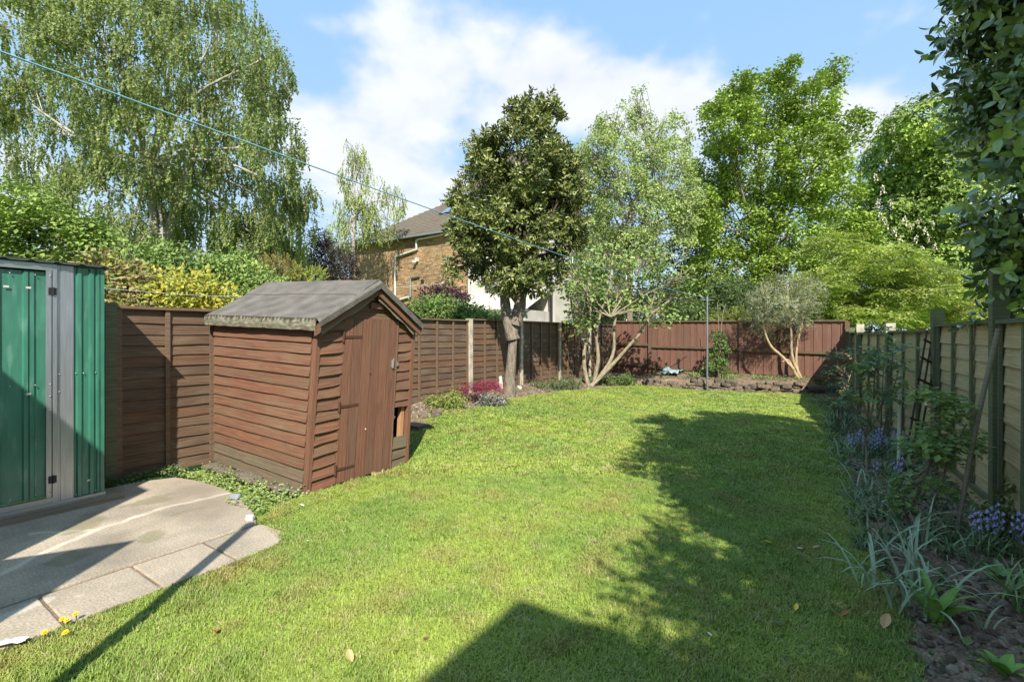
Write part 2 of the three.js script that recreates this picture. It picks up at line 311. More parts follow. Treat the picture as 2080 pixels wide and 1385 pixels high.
const tmpM = new THREE.Matrix4(), tmpE = new THREE.Euler(), tmpQ = new THREE.Quaternion(), UPV = V3(0, 1, 0), ONE = V3(1, 1, 1);
function place(x, y, z, rx, ry, rz, s = 1) { return new THREE.Matrix4().compose(V3(x, y, z), new THREE.Quaternion().setFromEuler(new THREE.Euler(rx, ry, rz, 'YXZ')), V3(s, s, s)); }
// twig with leaves set round it, pointing along +y
function whorl(k, len, wid, height, lift, seed, leaf = leafQuads) {
  const r = rng(seed), q = new Quads();
  for (let i = 0; i < k; i++) { const a = i * 2.4 + r() * 0.5, y = height * i / k; leaf(q, place(0, y, 0, -lift * (0.5 + i / k) + (r() - 0.5) * 0.5, a, (r() - 0.5) * 0.6, 0.75 + r() * 0.4), len, wid); }
  return q.geo();
}
function puff(k, len, wid, rad, seed, flat = 1) {
  const r = rng(seed), q = new Quads();
  for (let i = 0; i < k; i++) { const d = V3(r() - 0.5, (r() - 0.5) * flat, r() - 0.5).multiplyScalar(2 * rad); leafQuads(q, place(d.x, d.y, d.z, (r() - 0.4) * 1.6, r() * 6.28, (r() - 0.5) * 1.2, 0.7 + r() * 0.6), len, wid); }
  return q.geo();
}
function spray(k, len, wid, reach, seed) { // a flat spray reaching along +z with leaves to both sides
  const r = rng(seed), q = new Quads();
  for (let i = 0; i < k; i++) { const z = reach * i / k, side = i % 2 ? 1 : -1; leafQuads(q, place(side * 0.02, -0.12 * z * z / reach + (r() - 0.5) * 0.03, z, (r() - 0.3) * 0.7, side * (0.9 + r() * 0.5), (r() - 0.5) * 0.9, 0.7 + r() * 0.5), len, wid); }
  return q.geo();
}
function strand(k, len, wid, drop, seed) { // hanging twig
  const r = rng(seed), q = new Quads(); let x = 0, z = 0;
  for (let i = 0; i < k; i++) { x += (r() - 0.5) * 0.03; z += (r() - 0.5) * 0.03; leafQuads(q, place(x, -drop * i / k, z, 0.5 + r() * 1.0, r() * 6.28, (r() - 0.5) * 1.0, 0.7 + r() * 0.6), len, wid); }
  return q.geo();
}
function inLobe(r, L, shell) {
  let x, y, z, d; do { x = r() * 2 - 1; y = r() * 2 - 1; z = r() * 2 - 1; d = x * x + y * y + z * z; } while (d > 1 || d < 1e-4);
  const k = Math.pow(Math.sqrt(d), shell - 1 || 0) ; const f = shell ? Math.pow(d, 0.5 * (1 / (1 + shell)) - 0.5) : 1;
  return [V3(L.c.x + x * f * L.r.x, L.c.y + y * f * L.r.y, L.c.z + z * f * L.r.z), V3(x / L.r.x, y / L.r.y, z / L.r.z).normalize()];
}
const lobe = (u, v, Z, ru, rv, rz) => ({ c: at(u, v, Z), r: V3(ru * Z / F, rv * Z / F, rz ?? ru * Z / F) });
const L3 = (x, y, Z, rx, ry, rz) => ({ c: V3(x, y, -Z), r: V3(rx, ry ?? rx, rz ?? rx) });
function scatter(parent, name, geos, mat, list, label) { // list: [{p, q, s, c}] in world space
  const base = parent ? parent.position : V3(0, 0, 0), inv = parent ? new THREE.Quaternion().setFromEuler(parent.rotation).invert() : new THREE.Quaternion();
  geos.forEach((g, k) => {
    const mine = list.filter((_, i) => i % geos.length === k); if (!mine.length) return;
    const im = new THREE.InstancedMesh(g, mat, mine.length);
    im.name = parent ? name : numbered(name); im.castShadow = im.receiveShadow = true; im.userData.kind = 'stuff';
    if (label) im.userData.label = label;
    mine.forEach((o, i) => { im.setMatrixAt(i, tmpM.compose(o.p.clone().sub(base).applyQuaternion(inv), inv.clone().multiply(o.q), typeof o.s === 'number' ? V3(o.s, o.s, o.s) : o.s)); im.setColorAt(i, o.c); });
    (parent || scene).add(im);
  });
}
function crownList(o) { // o: lobes, n, scale, orient, cols, gap, freq, seed, shell
  const r = rng(o.seed), list = [], vol = o.lobes.map((L) => (L.w || 1) * Math.pow(L.r.x * L.r.y * L.r.z, 0.7)), tot = vol.reduce((a, b) => a + b, 0);
  o.lobes.forEach((L, li) => {
    const want = Math.round(o.n * vol[li] / tot); let made = 0, tries = 0;
    while (made < want && tries < want * 6) {
      tries++;
      const [p, out] = inLobe(r, L, o.shell ?? 1);
      const nz = fbm(p.x * o.freq + o.seed, p.y * o.freq, p.z * o.freq, 2);
      if (nz < o.gap + (r() - 0.5) * 0.12) continue;
      if (p.y < (o.floor ?? 0.02)) continue;
      made++;
      const q = new THREE.Quaternion();
      if (o.orient === 'out') { const d = out.clone().add(V3(0, o.up ?? 0.5, 0)).add(V3(r() - 0.5, r() - 0.5, r() - 0.5).multiplyScalar(0.9)).normalize(); q.setFromUnitVectors(UPV, d).multiply(tmpQ.setFromAxisAngle(UPV, r() * 6.28)); }
      else if (o.orient === 'flat') { const a = Math.atan2(out.x, out.z) + (r() - 0.5) * 1.8; q.setFromEuler(tmpE.set((r() - 0.35) * 0.7, a, (r() - 0.5) * 0.6, 'YXZ')); }
      else if (o.orient === 'hang') q.setFromEuler(tmpE.set((r() - 0.5) * 0.4, r() * 6.28, (r() - 0.5) * 0.4, 'YXZ'));
      else q.setFromEuler(tmpE.set(r() * 6.28, r() * 6.28, r() * 6.28));
      const a = o.cols[Math.floor(r() * o.cols.length)], b = o.cols[Math.floor(r() * o.cols.length)], cn = fbm(p.x * 0.8, p.y * 0.8 + 4, p.z * 0.8, 2);
      const c = lin(...mixc(a, b, r())).multiplyScalar(1 + (r() - 0.5) * 0.35 + cn * 0.5);
      list.push({ p, q, s: lerp(o.scale[0], o.scale[1], r()), c });
    }
  });
  return list;
}
// limbs from a fork to the lobes, each with twigs
function boughs(base, fork, lobes, r0, seed, twigs = 6, bendy = 0.25, thin = 0.012) {
  const r = rng(seed), out = [];
  for (const L of lobes) {
    const mid = fork.clone().lerp(L.c, 0.5).add(V3((r() - 0.5), (r() - 0.3), (r() - 0.5)).multiplyScalar(bendy * fork.distanceTo(L.c) * 0.6));
    out.push(limb([fork.clone().sub(V3(0, 0.05, 0)), mid, L.c.clone()], r0, r0 * 0.35, 6, 8, 0.05, seed));
    for (let i = 0; i < twigs; i++) {
      const [p] = inLobe(r, L, 1), k = 0.3 + r() * 0.65, st = mid.clone().lerp(L.c, k), m = st.clone().lerp(p, 0.5).add(V3(r() - 0.5, r() - 0.2, r() - 0.5).multiplyScalar(0.25 * st.distanceTo(p)));
      out.push(limb([st, m, p], r0 * 0.3, thin * 0.5, 4, 5));
    }
  }
  return out;
}
function tree(name, label, category, base, o) {
  const g = thing(name, label, category, base, 0, o.group);
  const geos = [];
  const fork = o.fork || base.clone().add(V3(0, 1.5, 0));
  for (const st of o.stems || [[base.clone().sub(V3(0, 0.1, 0)), base.clone().lerp(fork, 0.5).add(V3(0.03, 0, 0.02)), fork]]) geos.push(limb(st, o.r0, o.r0 * (o.taper ?? 0.7), o.radial ?? 9, 14, o.rough ?? 0.12, o.seed));
  const tr = merge(geos); tr.translate(-base.x, -base.y, -base.z); part('trunk', tr, o.bark, g);
  const bl = merge(boughs(base, fork, o.limbLobes || o.lobes, o.r1 ?? o.r0 * 0.5, o.seed + 3, o.twigs ?? 6, o.bendy, o.thin)); bl.translate(-base.x, -base.y, -base.z); part('branches', bl, o.twigBark || o.bark, g);
  scatter(g, 'crown', o.geos, o.mat, crownList(o));
  return g;
}

// ---------------------------------------------------------------- patio
const concMap = (z, line) => tex(1024, (u, v) => { // 4 m x 4 m, tied to the slab's own s (u) and n (v)
  const s = u * 4 - 1.2, n = v * 4 - 6.3;
  const a = tileFbm(u, v, 7, 7, z, 5), m = tileFbm(u, v, 340, 340, z + 2, 2), b = tileFbm(u, v, 26, 26, z + 5, 4);
  let c = mixc([182, 168, 146], [146, 135, 118], clamp(0.42 + a * 1.2 + b * 0.4)); c = c.map((q) => q * (1 + m * 0.3));
  if (line) {
    const nl = pl([[-1, -4.05], [0.2, -4.2], [0.72, -4.40], [1.0, -4.62], [1.36, -4.80], [1.8, -4.9], [2.35, -4.83]], s) + fbm(s * 5, 2, 1, 3) * 0.06;
    const w = 0.028 + 0.02 * fbm(s * 7, 5, 2, 2); c = mixc(c, [214, 204, 184], sst(w + 0.02, w - 0.015, Math.abs(n - nl)) * clamp(0.75 + b));
    const n2 = pl([[1.0, -5.1], [1.3, -4.78]], s); if (s > 0.98 && s < 1.32) c = mixc(c, [206, 196, 176], sst(0.05, 0.01, Math.abs(n - n2 + fbm(s * 9, 1, 3, 2) * 0.06)) * 0.7);
    const st = tileFbm(u, v, 3, 3, 31, 4); c = mixc(c, [108, 98, 84], clamp((st - 0.02) * 3) * 0.5); const mo = tileFbm(u, v, 9, 9, 71, 4); c = mixc(c, [120, 116, 84], sst(0.16, 0.3, mo) * 0.5);
  } else { const li = tileFbm(u, v, 18, 18, 44, 3); c = mixc(c, [206, 200, 184], sst(0.3, 0.4, li) * 0.5); }
  return c;
}, [1, 1]);
const concBump = tex(1024, (u, v) => 0.5 + tileFbm(u, v, 260, 260, 8, 3) * 0.7, [1, 1], false);
function slabGeo(pts, y0, y1, edge = 0.012) { // outline in s,n, extruded with a worn edge
  const sh = new THREE.Shape(pts.map(([s, n]) => new THREE.Vector2(s, -n)));
  const g = new THREE.ExtrudeGeometry(sh, { depth: y1 - y0 - edge, bevelEnabled: true, bevelThickness: edge, bevelSize: edge, bevelSegments: 2, bevelOffset: -edge, steps: 1 });
  g.rotateX(-Math.PI / 2); g.translate(0, y0 + 0.0, 0); // local x = s, local z = n
  const p = g.attributes.position, uv = g.attributes.uv; for (let i = 0; i < p.count; i++) uv.setXY(i, (p.getX(i) + 1.2) / 4, (p.getZ(i) + 6.3) / 4);
  return g;
}
{
  const concA = std({ map: concMap(3, true), bumpMap: concBump, bumpScale: 0.003, roughness: 0.95 });
  const concB = [std({ map: concMap(17, false), bumpMap: concBump, bumpScale: 0.003, roughness: 0.95 }), std({ map: concMap(29, false), bumpMap: concBump, bumpScale: 0.003, roughness: 0.95 })];
  const patio = new THREE.Group(); patio.name = 'patio'; patio.rotation.y = TURN; patio.userData = { kind: 'structure', label: 'worn concrete patio in front of the green metal shed' }; scene.add(patio);
  const r = rng(5), out = [[-1.6, -3.88]];
  for (let s = -1.4; s < 2.05; s += 0.2) out.push([s, -3.875 + (r() - 0.5) * 0.012]);
  out.push([2.08, -3.9], [2.17, -4.1], [2.26, -4.4], [2.33, -4.75], [2.36, -5.1], [2.34, -5.5], [2.26, -5.85], [2.0, -5.98], [1.4, -6.0], [-1.6, -6.0]);
  part('concrete_slab', slabGeo(out, -0.05, 0.024), concA, patio);
  part('joint_filling', box(-1.6, 2.06, -0.03, 0.011, -3.9, -3.39), soilMat, patio);
  const js = [-1.42, -0.98, -0.54, -0.1, 0.34, 0.785, 1.23, 1.665, 2.1];
  for (let i = 0; i < js.length - 1; i++) {
    const a = js[i] + 0.008, b = js[i + 1] - 0.008, e = i === js.length - 2;
    const m = part('paving_slab', slabGeo(e ? [[a, -3.36], [b - 0.12, -3.40], [b + 0.02, -3.5], [b, -3.852], [a, -3.852]] : [[a, -3.36], [b, -3.36 - 0.01 * (i % 2)], [b, -3.852], [a, -3.852]], -0.06, 0.02, 0.008), concB[i % 2], patio);
    m.position.y = (r() - 0.5) * 0.005;
  }
}

// ---------------------------------------------------------------- fences
// overlapping wavy boards between two garden points (s,n); the face looks towards face = +1 (n up) or -1
const slatCache = new Map();
function slat(L, H, T, lap, wave, k) { const key = [L.toFixed(2), H, T, lap, wave, k].join(); if (!slatCache.has(key)) slatCache.set(key, board(V3(0, 0, 0), V3(L, 0, 0), V3(0, 1, 0), V3(0, 0, 1), H, T, { seg: 9, lap, wave, cup: 0.004, seed: 11 + k * 7 })); return slatCache.get(key); }
function panel(fence, a, b, y0, y1, o) { // a, b: local points on the ground line, left to right seen from the garden
  const g = sub('fence_panel', fence);
  const dir = b.clone().sub(a), L = Math.hypot(dir.x, dir.z), turn = Math.atan2(-dir.z, dir.x), r = rng(o.seed), ca = Math.cos(turn), sa = Math.sin(turn);
  const put = (m, x, y, z) => { m.position.set(a.x + ca * x + sa * z, a.y + y, a.z - sa * x + ca * z); m.rotation.y = turn; return m; };
  const nS = Math.round((y1 - y0 - 0.06) / o.pitch), pitch = (y1 - y0 - 0.06) / nS;
  for (let i = 0; i < nS; i++) { const m = put(part('slat', slat(L, pitch + 0.035, 0.012, 0.014, o.wave, Math.floor(r() * 6)), o.mats[Math.floor(r() * o.mats.length)], g), 0, y0 + i * pitch - 0.005, -0.03); m.rotation.z = (r() - 0.5) * 0.006; }
  const bg = slat(0.045, 1, 0.026, 0, 0, 1);
  for (let i = 0; i <= o.bays; i++) { const m = put(part('batten', bg, o.batten, g), clamp(L * i / o.bays - 0.022, 0, L - 0.045), y0 + 0.005, 0.0); m.scale.y = y1 - y0 - 0.035; }
  put(part('cap_rail', box(0, L, 0, 0.03, -0.045, 0.035), o.batten, g), 0, y1 - 0.03, 0);
  put(part('bottom_rail', box(0, L, 0, 0.05, 0, 0.022), o.batten, g), 0, y0, 0.001);
}
{
  const g = thing('lap_fence', 'brown wavy lap fence with concrete posts along the left boundary', 'fence', gp(0, -6.22), TURN);
  const S = [-2.1, -0.15, 1.8, 3.75, 5.72, 7.67, 9.575, 11.48, 13.385, 15.29], base = [0, 0, 0.0, 0.0, 0.08, 0.14, 0.16, 0.12, 0.1, 0.1];
  for (let i = 0; i < S.length - 1; i++) {
    panel(g, V3(S[i] + 0.055, base[i], 0), V3(S[i + 1] - 0.055, base[i + 1], 0), 0.02, 1.845 - base[i] + (i > 4 ? 0.03 : 0), { pitch: 0.118, wave: 0.011, bays: 4, mats: lapWood, batten: battenWood, seed: 40 + i });
    const conc = i >= 5 || i < 3;
    part('post', box(S[i] - 0.05, S[i] + 0.05, -0.3, 1.87, -0.06, 0.05), conc && i !== 2 ? concretePost : mossPost, g);
  }
}
{ // close-boarded far fence
  const g = thing('board_fence', 'red brown vertical board fence across the far end', 'fence', gp(15.28, 0.2), TURN - Math.PI / 2);
  // local x = n (0 at right corner, negative left), local z = towards the garden (-s)
  const r = rng(77), W = 0.1, bg = [0, 1, 2].map((k) => board(V3(0, 0, 0), V3(W + 0.012, 0, 0), V3(0, 1, 0), V3(0, 0, 1), 1.95, 0.012, { seed: 5 + k, seg: 1 }));
  bg.forEach((b) => { const uv = b.attributes.uv; for (let i = 0; i < uv.count; i++) uv.setXY(i, uv.getY(i), uv.getX(i)); });
  const ytop = (x) => 1.885 + 0.0125 * -x, n = Math.round(6.42 / W);
  for (let i = 0; i < n; i++) { const x = -6.42 + i * W, m = part('board', bg[Math.floor(r() * 3)], farWood[Math.floor(r() * 3)], g); m.position.set(x, ytop(x) - 1.93 + (r() - 0.5) * 0.012, -0.012 + (i % 2) * 0.009); m.rotation.y = 0.06; }
  const posts = [-6.35, -5.16, -2.5, 0.02];
  const rail = (x0, x1, y, h, d, dy) => { const q = box(x0, x1, 0, h, 0.0, d); const p = q.attributes.position; for (let i = 0; i < p.count; i++) p.setY(i, p.getY(i) + y + ytop(p.getX(i)) - 1.885 + (dy || 0)); q.computeVertexNormals(); return q; };
  for (let i = 0; i < 3; i++) {
    const x0 = posts[i] + 0.055, x1 = posts[i + 1] - 0.055;
    part('arris_rail', rail(x0, x1, 1.12 - 0.05 * i, 0.07, 0.055), farRail, g);
    part('arris_rail', rail(x0, x1, 0.46 - 0.06 * i, 0.06, 0.05), farRail, g);
    part('cap_rail', rail(x0 - 0.05, x1 + 0.05, 1.885, 0.045, 0.07), farRail, g).position.z = -0.02;
  }
  for (const x of posts) part('post', box(x - 0.05, x + 0.05, 0, ytop(x) - 0.002, -0.03, 0.075), farWood[1], g);
}
{ // pale lap fence on the right
  const P = [[1.8, 0.65], [2.8, 2.24], [3.86, 3.82], [4.82, 5.46], [5.63, 7.18], [6.43, 8.90], [7.57, 10.73], [8.68, 12.45]], tops = [1.66, 1.655, 1.66, 1.60, 1.575, 1.60, 1.63];
  const g = thing('panel_fence', 'weathered olive and buff panel fence with dark posts in shade on the right', 'fence', [3.86, 0, -3.82], 0);
  const loc = ([X, Z]) => V3(X - 3.86, 0, -Z + 3.82);
  for (let i = 0; i < P.length - 1; i++) { // seen from the garden the far end is on the left
    const a = loc(P[i + 1]), b = loc(P[i]), d = b.clone().sub(a).normalize(); a.addScaledVector(d, 0.055); b.addScaledVector(d, -0.055); a.y = b.y = 0.02;
    panel(g, a, b, 0.13, tops[i] - 0.02, { pitch: 0.15, wave: 0.004, bays: 3, mats: paleWood, batten: mossPost, seed: 60 + i });
    const L = a.distanceTo(b), gb = part('gravel_board', box(0, L, -0.1, 0.14, -0.03, 0.0), paleWood[i % 3], g); gb.position.copy(a); gb.rotation.y = Math.atan2(-d.z, d.x);
  }
  const ph = [1.7, 1.9, 2.05, 1.835, 1.70, 1.72, 1.70, 1.68];
  P.forEach((p, i) => { const c = loc(p), q = Math.min(i, P.length - 2), d = loc(P[q]).sub(loc(P[q + 1])); const m = part('post', box(-0.05, 0.05, -0.3, ph[i], -0.05, 0.05), mossPost, g); m.position.copy(c); m.rotation.y = Math.atan2(-d.z, d.x); 
    if (i === 4 || i === 5) { const k = part('post_cap', box(-0.058, 0.058, ph[i] - 0.13, ph[i] + 0.012, -0.058, 0.058), concretePost, g, 'pale weathered post top'); k.position.copy(c); k.rotation.y = m.rotation.y; } });
}

// ---------------------------------------------------------------- brown shed
{
  const g = thing('garden_shed', 'leaning brown timber shed with grey felt roof and gappy boards', 'shed', gp(2.77, -4.29), TURN);
  const W = 1.28, D = 1.79;
  const wv = (v) => { const w = clamp(1 + v.z / D, 0, 1.1); return V3(v.x + 0.12 * (v.y / 1.66) * w, v.y + 0.07 * clamp(-v.z / D, -0.1, 1.1), v.z); };
  const warp = (q) => { const p = q.attributes.position; for (let i = 0; i < p.count; i++) { const v = wv(V3(p.getX(i), p.getY(i), p.getZ(i))); p.setXYZ(i, v.x, v.y, v.z); } q.computeVertexNormals(); return q; };
  const r = rng(91), pitch = 0.1125, eave = (x) => 1.66 + 0.47 * (1 - Math.abs(x - W / 2) / (W / 2)); // wall height under the roof
  const nP = 15;
  const flipUV = (q) => { const uv = q.attributes.uv; for (let i = 0; i < uv.count; i++) uv.setXY(i, uv.getY(i), uv.getX(i)); return q; };
  // left side, facing -x
  for (let i = 0; i < nP; i++) part('plank', warp(board(V3(-0.012, 0.0 + i * pitch, -D), V3(-0.012, i * pitch + (r() - 0.5) * 0.012, -0.02), V3(0, 1, 0), V3(-1, 0, 0), pitch + 0.02, 0.012, { seg: 12, lap: 0.016, wave: 0.003, cup: 0.005, seed: 100 + i })), i < 2 ? dampWood : shedWood[Math.floor(r() * 3)], g);
  // right side and back
  for (let i = 0; i < nP; i++) part('plank', warp(board(V3(W + 0.012, i * pitch, -0.02), V3(W + 0.012, i * pitch, -D), V3(0, 1, 0), V3(1, 0, 0), pitch + 0.02, 0.012, { seg: 4, lap: 0.014, wave: 0.005, seed: 140 + i })), shedWood[i % 3], g);
  for (let i = 0; i < 19; i++) { const y = i * pitch, half = y < 1.6 ? W / 2 : Math.max(0.03, W / 2 * (1 - (y + 0.1 - 1.66) / 0.47)); part('plank', warp(board(V3(W / 2 + half, y, -D - 0.0), V3(W / 2 - half, y, -D), V3(0, 1, 0), V3(0, 0, -1), pitch + 0.015, 0.012, { seg: 2, lap: 0.012, seed: 170 + i })), shedWood[i % 3], g); }
  // front boards left of the door; warped and gappy
  for (let i = 0; i < nP; i++) { const t = (r() - 0.5); part('plank', warp(board(V3(0.02, i * pitch + 0.004 - t * 0.012, 0.012), V3(0.285 + r() * 0.012, i * pitch + 0.012 + t * 0.024, 0.012), V3(0, 1, 0), V3(0, 0, 1), pitch + 0.016, 0.012, { seg: 6, lap: 0.02 + r() * 0.012, wave: 0.008, cup: 0.01, seed: 200 + i })), shedWood[Math.floor(r() * 3)], g); }
  // right of the door, with a missing stretch
  for (let i = 0; i < nP; i++) { if (i >= 3 && i <= 5) continue; const t = r() - 0.5; part('plank', warp(board(V3(1.035, i * pitch - 0.006 + (i === 6 ? 0.035 : 0), 0.012), V3(W - 0.01, i * pitch + t * 0.02 + (i === 6 ? 0.035 : 0), 0.012), V3(0, 1, 0), V3(0, 0, 1), pitch + (i === 6 ? -0.02 : 0.016), 0.012, { seg: 6, lap: 0.02, wave: 0.01, cup: 0.01, seed: 230 + i })), i < 3 ? dampWood : shedWood[Math.floor(r() * 3)], g); }
  // gable boards above the door
  for (let i = 0; i < 4; i++) { const y = 1.69 + i * 0.108, half = Math.max(0.04, W / 2 * (1 - (y + 0.12 - 1.66) / 0.47)); part('gable_board', warp(board(V3(W / 2 - half, y, 0.014), V3(W / 2 + half, y, 0.014), V3(0, 1, 0), V3(0, 0, 1), 0.12, 0.012, { seg: 4, lap: 0.012, wave: 0.003, seed: 260 + i })), shedWood[1], g); }
  part('vent_block', warp(box(W / 2 - 0.03, W / 2 + 0.14, 1.83, 1.895, 0.03, 0.06)), doorWood[0], g);
  // door of six boards
  const door = sub('door', g), roof = sub('roof', g);
  for (let i = 0; i < 6; i++) { const x0 = 0.292 + i * 0.1225; part('door_board', warp(flipUV(box(x0, x0 + 0.116, 0.02, 1.71, 0.02, 0.04 + (i % 3) * 0.002, 1, 8, 1))), doorWood[i % 2], door); }
  for (const y of [1.52, 0.80, 0.16]) { // strap hinges
    const h = part('hinge', warp(merge([box(0.275, 0.30, y - 0.05, y + 0.05, 0.042, 0.05), box(0.30, 0.52, y - 0.013, y + 0.013, 0.0425, 0.048), cyl(V3(0.287, y - 0.055, 0.05), V3(0.287, y + 0.055, 0.05), 0.008)])), rustIron, door);
  }
  part('latch', warp(merge([box(0.955, 0.985, 1.17, 1.25, 0.0425, 0.055), cyl(V3(0.97, 1.16, 0.06), V3(0.97, 1.27, 0.06), 0.009), box(1.03, 1.05, 1.18, 1.23, 0.042, 0.06)])), boltMat, door);
  for (const [x, y] of [[0.66, 1.12], [0.64, 0.52]]) part('nail_head', warp(cyl(V3(x, y, 0.04), V3(x, y, 0.05), 0.009, 0.008)), y > 1 ? rustIron : whitePaint, door);
  // corner strips and door jambs
  part('corner_strip', warp(flipUV(box(-0.028, 0.022, 0, 1.64, -0.012, 0.045, 1, 8, 1))), doorWood[0], g);
  part('corner_strip', warp(flipUV(box(W - 0.02, W + 0.028, 0, 1.64, -0.012, 0.045, 1, 8, 1))), shedWood[2], g);
  part('door_jamb', warp(flipUV(box(1.022, 1.034, 0, 1.7, -0.03, 0.05, 1, 8, 1))), battenWood, g);
  part('door_jamb', warp(flipUV(box(0.276, 0.288, 0, 1.7, -0.03, 0.036, 1, 8, 1))), battenWood, g);
  part('stud', warp(flipUV(box(1.195, 1.245, 0, 1.68, -0.06, -0.005, 1, 6, 1))), rawWood, g, 'bare pine stud showing through the hole');
  part('floor_boards', warp(box(0.03, W - 0.03, 0.01, 0.04, -D + 0.02, -0.03)), darkWood, g);
  // roof: two slopes, felt, eave skirts, barge boards
  const ov = 0.10, ovr = 0.035, y0r = 1.735, x0 = -ov, y0 = 1.70, xm = W / 2, ym = 2.145, zf = 0.13, zb = -D - 0.06;
  const roofSlope = (xa, ya, xb, yb, name) => {
    const q = new Quads(), N = 16, K = 8, hgt = (t, z) => lerp(ya, yb, t) + 0.012 * fbm(t * 3 + 2, z * 2.5, xa, 3) - 0.012 * Math.sin(Math.PI * t) , P = (i, j) => { const t = i / K, z = lerp(zb, zf, j / N); return V3(lerp(xa, xb, t), hgt(t, z), z); };
    for (let i = 0; i < K; i++) for (let j = 0; j < N; j++) { const a = P(i, j), b = P(i + 1, j), c = P(i + 1, j + 1), d = P(i, j + 1); q.quad(a, b, c, d, [a.z, i / K], [b.z, (i + 1) / K], [c.z, (i + 1) / K], [d.z, i / K]); }
    const geo = warp(q.geo()); return part(name, geo, feltMat, roof);
  };
  const under = (xa, ya, xb, yb) => part('roof_deck', warp(new Quads().quad(V3(xa, ya - 0.03, zb + 0.02), V3(xb, yb - 0.03, zb + 0.02), V3(xb, yb - 0.03, zf - 0.03), V3(xa, ya - 0.03, zf - 0.03)).geo()), darkWood, roof);
  roofSlope(x0, y0, xm, ym, 'roof_felt'); roofSlope(W + ovr, y0r, xm, ym, 'roof_felt');
  under(x0 + 0.02, y0, xm, ym); under(W + ovr - 0.02, y0r, xm, ym);
  // lap seam of the felt
  part('felt_seam', warp((() => { const q = new Quads(), N = 10; for (let j = 0; j < N; j++) { const A = (t, z, e) => V3(lerp(x0, xm, t), lerp(y0, ym, t) + e + 0.012 * fbm(t * 3 + 2, z * 2.5, x0, 3) - 0.012 * Math.sin(Math.PI * t), z), z1 = lerp(zb, zf, j / N), z2 = lerp(zb, zf, (j + 1) / N), w = 0.008 * Math.sin(j * 1.7), w2 = 0.008 * Math.sin((j + 1) * 1.7); q.quad(A(0.62 + w, z1, 0.010), A(0.99, z1, 0.010), A(0.99, z2, 0.010), A(0.62 + w2, z2, 0.010), [z1, 0.6], [z1, 1], [z2, 1], [z2, 0.6]).quad(A(0.62 + w, z1, 0), A(0.62 + w, z1, 0.010), A(0.62 + w2, z2, 0.010), A(0.62 + w2, z2, 0)); } return q.geo(); })()), feltMat, roof);
  const skirt = (xs, dir) => { const q = new Quads(), N = 24; const P = (j, t) => { const z = lerp(zb, zf, j / N); return V3(xs + dir * (0.012 * Math.sin(t * 3) + 0.01 * fbm(z * 4, t * 2, xs, 2)), lerp(y0 + 0.006, y0 - 0.115 + 0.012 * fbm(z * 5, 3, xs, 2), t), z); }; for (let j = 0; j < N; j++) for (let k = 0; k < 3; k++) q.quad(P(j, (k + 1) / 3), P(j + 1, (k + 1) / 3), P(j + 1, k / 3), P(j, k / 3), [j / N * 1.9, 1 - (k + 1) / 3], [(j + 1) / N * 1.9, 1 - (k + 1) / 3], [(j + 1) / N * 1.9, 1 - k / 3], [j / N * 1.9, 1 - k / 3]); part('felt_skirt', warp(q.geo()), feltEdge, roof, 'mossy felt turned down over the eave'); };
  skirt(x0, -1); skirt(W + ovr, 1);
  for (const [xa, xb] of [[x0, xm], [W + ovr, xm]]) { // felt turned down over the gable end, barge board, ragged strip under it
    const e = (t, d) => V3(lerp(xa, xb, t), lerp(y0, ym, t) + d, 0);
    const q = new Quads(), N = 8; for (let j = 0; j < N; j++) { const f = (t, d, z) => { const v = e(t, d + 0.01 * fbm(t * 6, d * 20, xa, 2)); v.z = z; return v; }; const t0 = j / N, t1 = (j + 1) / N; q.quad(f(t0, 0.0, zf), f(t1, 0.0, zf), f(t1, -0.03, zf + 0.035), f(t0, -0.03, zf + 0.035), [t0, 0], [t1, 0], [t1, 0.05], [t0, 0.05]).quad(f(t0, -0.03, zf + 0.035), f(t1, -0.03, zf + 0.035), f(t1, -0.092, zf + 0.03), f(t0, -0.092, zf + 0.03), [t0, 0], [t1, 0], [t1, 0.05], [t0, 0.05]); }
    part('felt_fold', warp(q.geo()), feltMat, roof);
    const bb = board(V3(xa, y0 - 0.165, zf - 0.025), V3(xb, ym - 0.165, zf - 0.025), V3(0, 1, 0), V3(0, 0, 1), 0.1, 0.02, { seg: 4, seed: xa > 0.5 ? 8 : 9 });
    part('barge_board', warp(bb), shedWood[2], roof);
    part('felt_strip', warp(board(V3(lerp(xa, xb, 0.12), lerp(y0, ym, 0.12) - 0.205, 0.085), V3(lerp(xa, xb, 0.96), lerp(y0, ym, 0.96) - 0.205, 0.085), V3(0, 1, 0), V3(0, 0, 1), 0.045, 0.01, { seg: 10, wave: 0.02, cup: 0.012, seed: xa > 0.5 ? 18 : 19 })), greyWood, roof, 'torn grey strip below the barge board');
  }
  // what can be seen through the hole, standing inside
  const bag = new THREE.SphereGeometry(0.1, 12, 10); bag.scale(0.6, 2.2, 0.6); { const p = bag.attributes.position; for (let i = 0; i < p.count; i++) { const k = 1 + 0.18 * fbm(p.getX(i) * 18, p.getY(i) * 12, p.getZ(i) * 18, 2) * 2; p.setXYZ(i, p.getX(i) * k, p.getY(i), p.getZ(i) * k); } bag.computeVertexNormals(); }
  const bp = gp(2.77 + 1.13, -4.29 - 0.10); bp.y = 0.27;
  const b1 = single('plastic_sack', merge([bag, cyl(V3(0, 0.19, 0), V3(0.01, 0.27, 0), 0.02, 0.035)]), std({ color: srgb(158, 186, 40), roughness: 0.4 }), 'lime yellow plastic sack seen through the hole beside the shed door', 'sack', bp, 0.4);
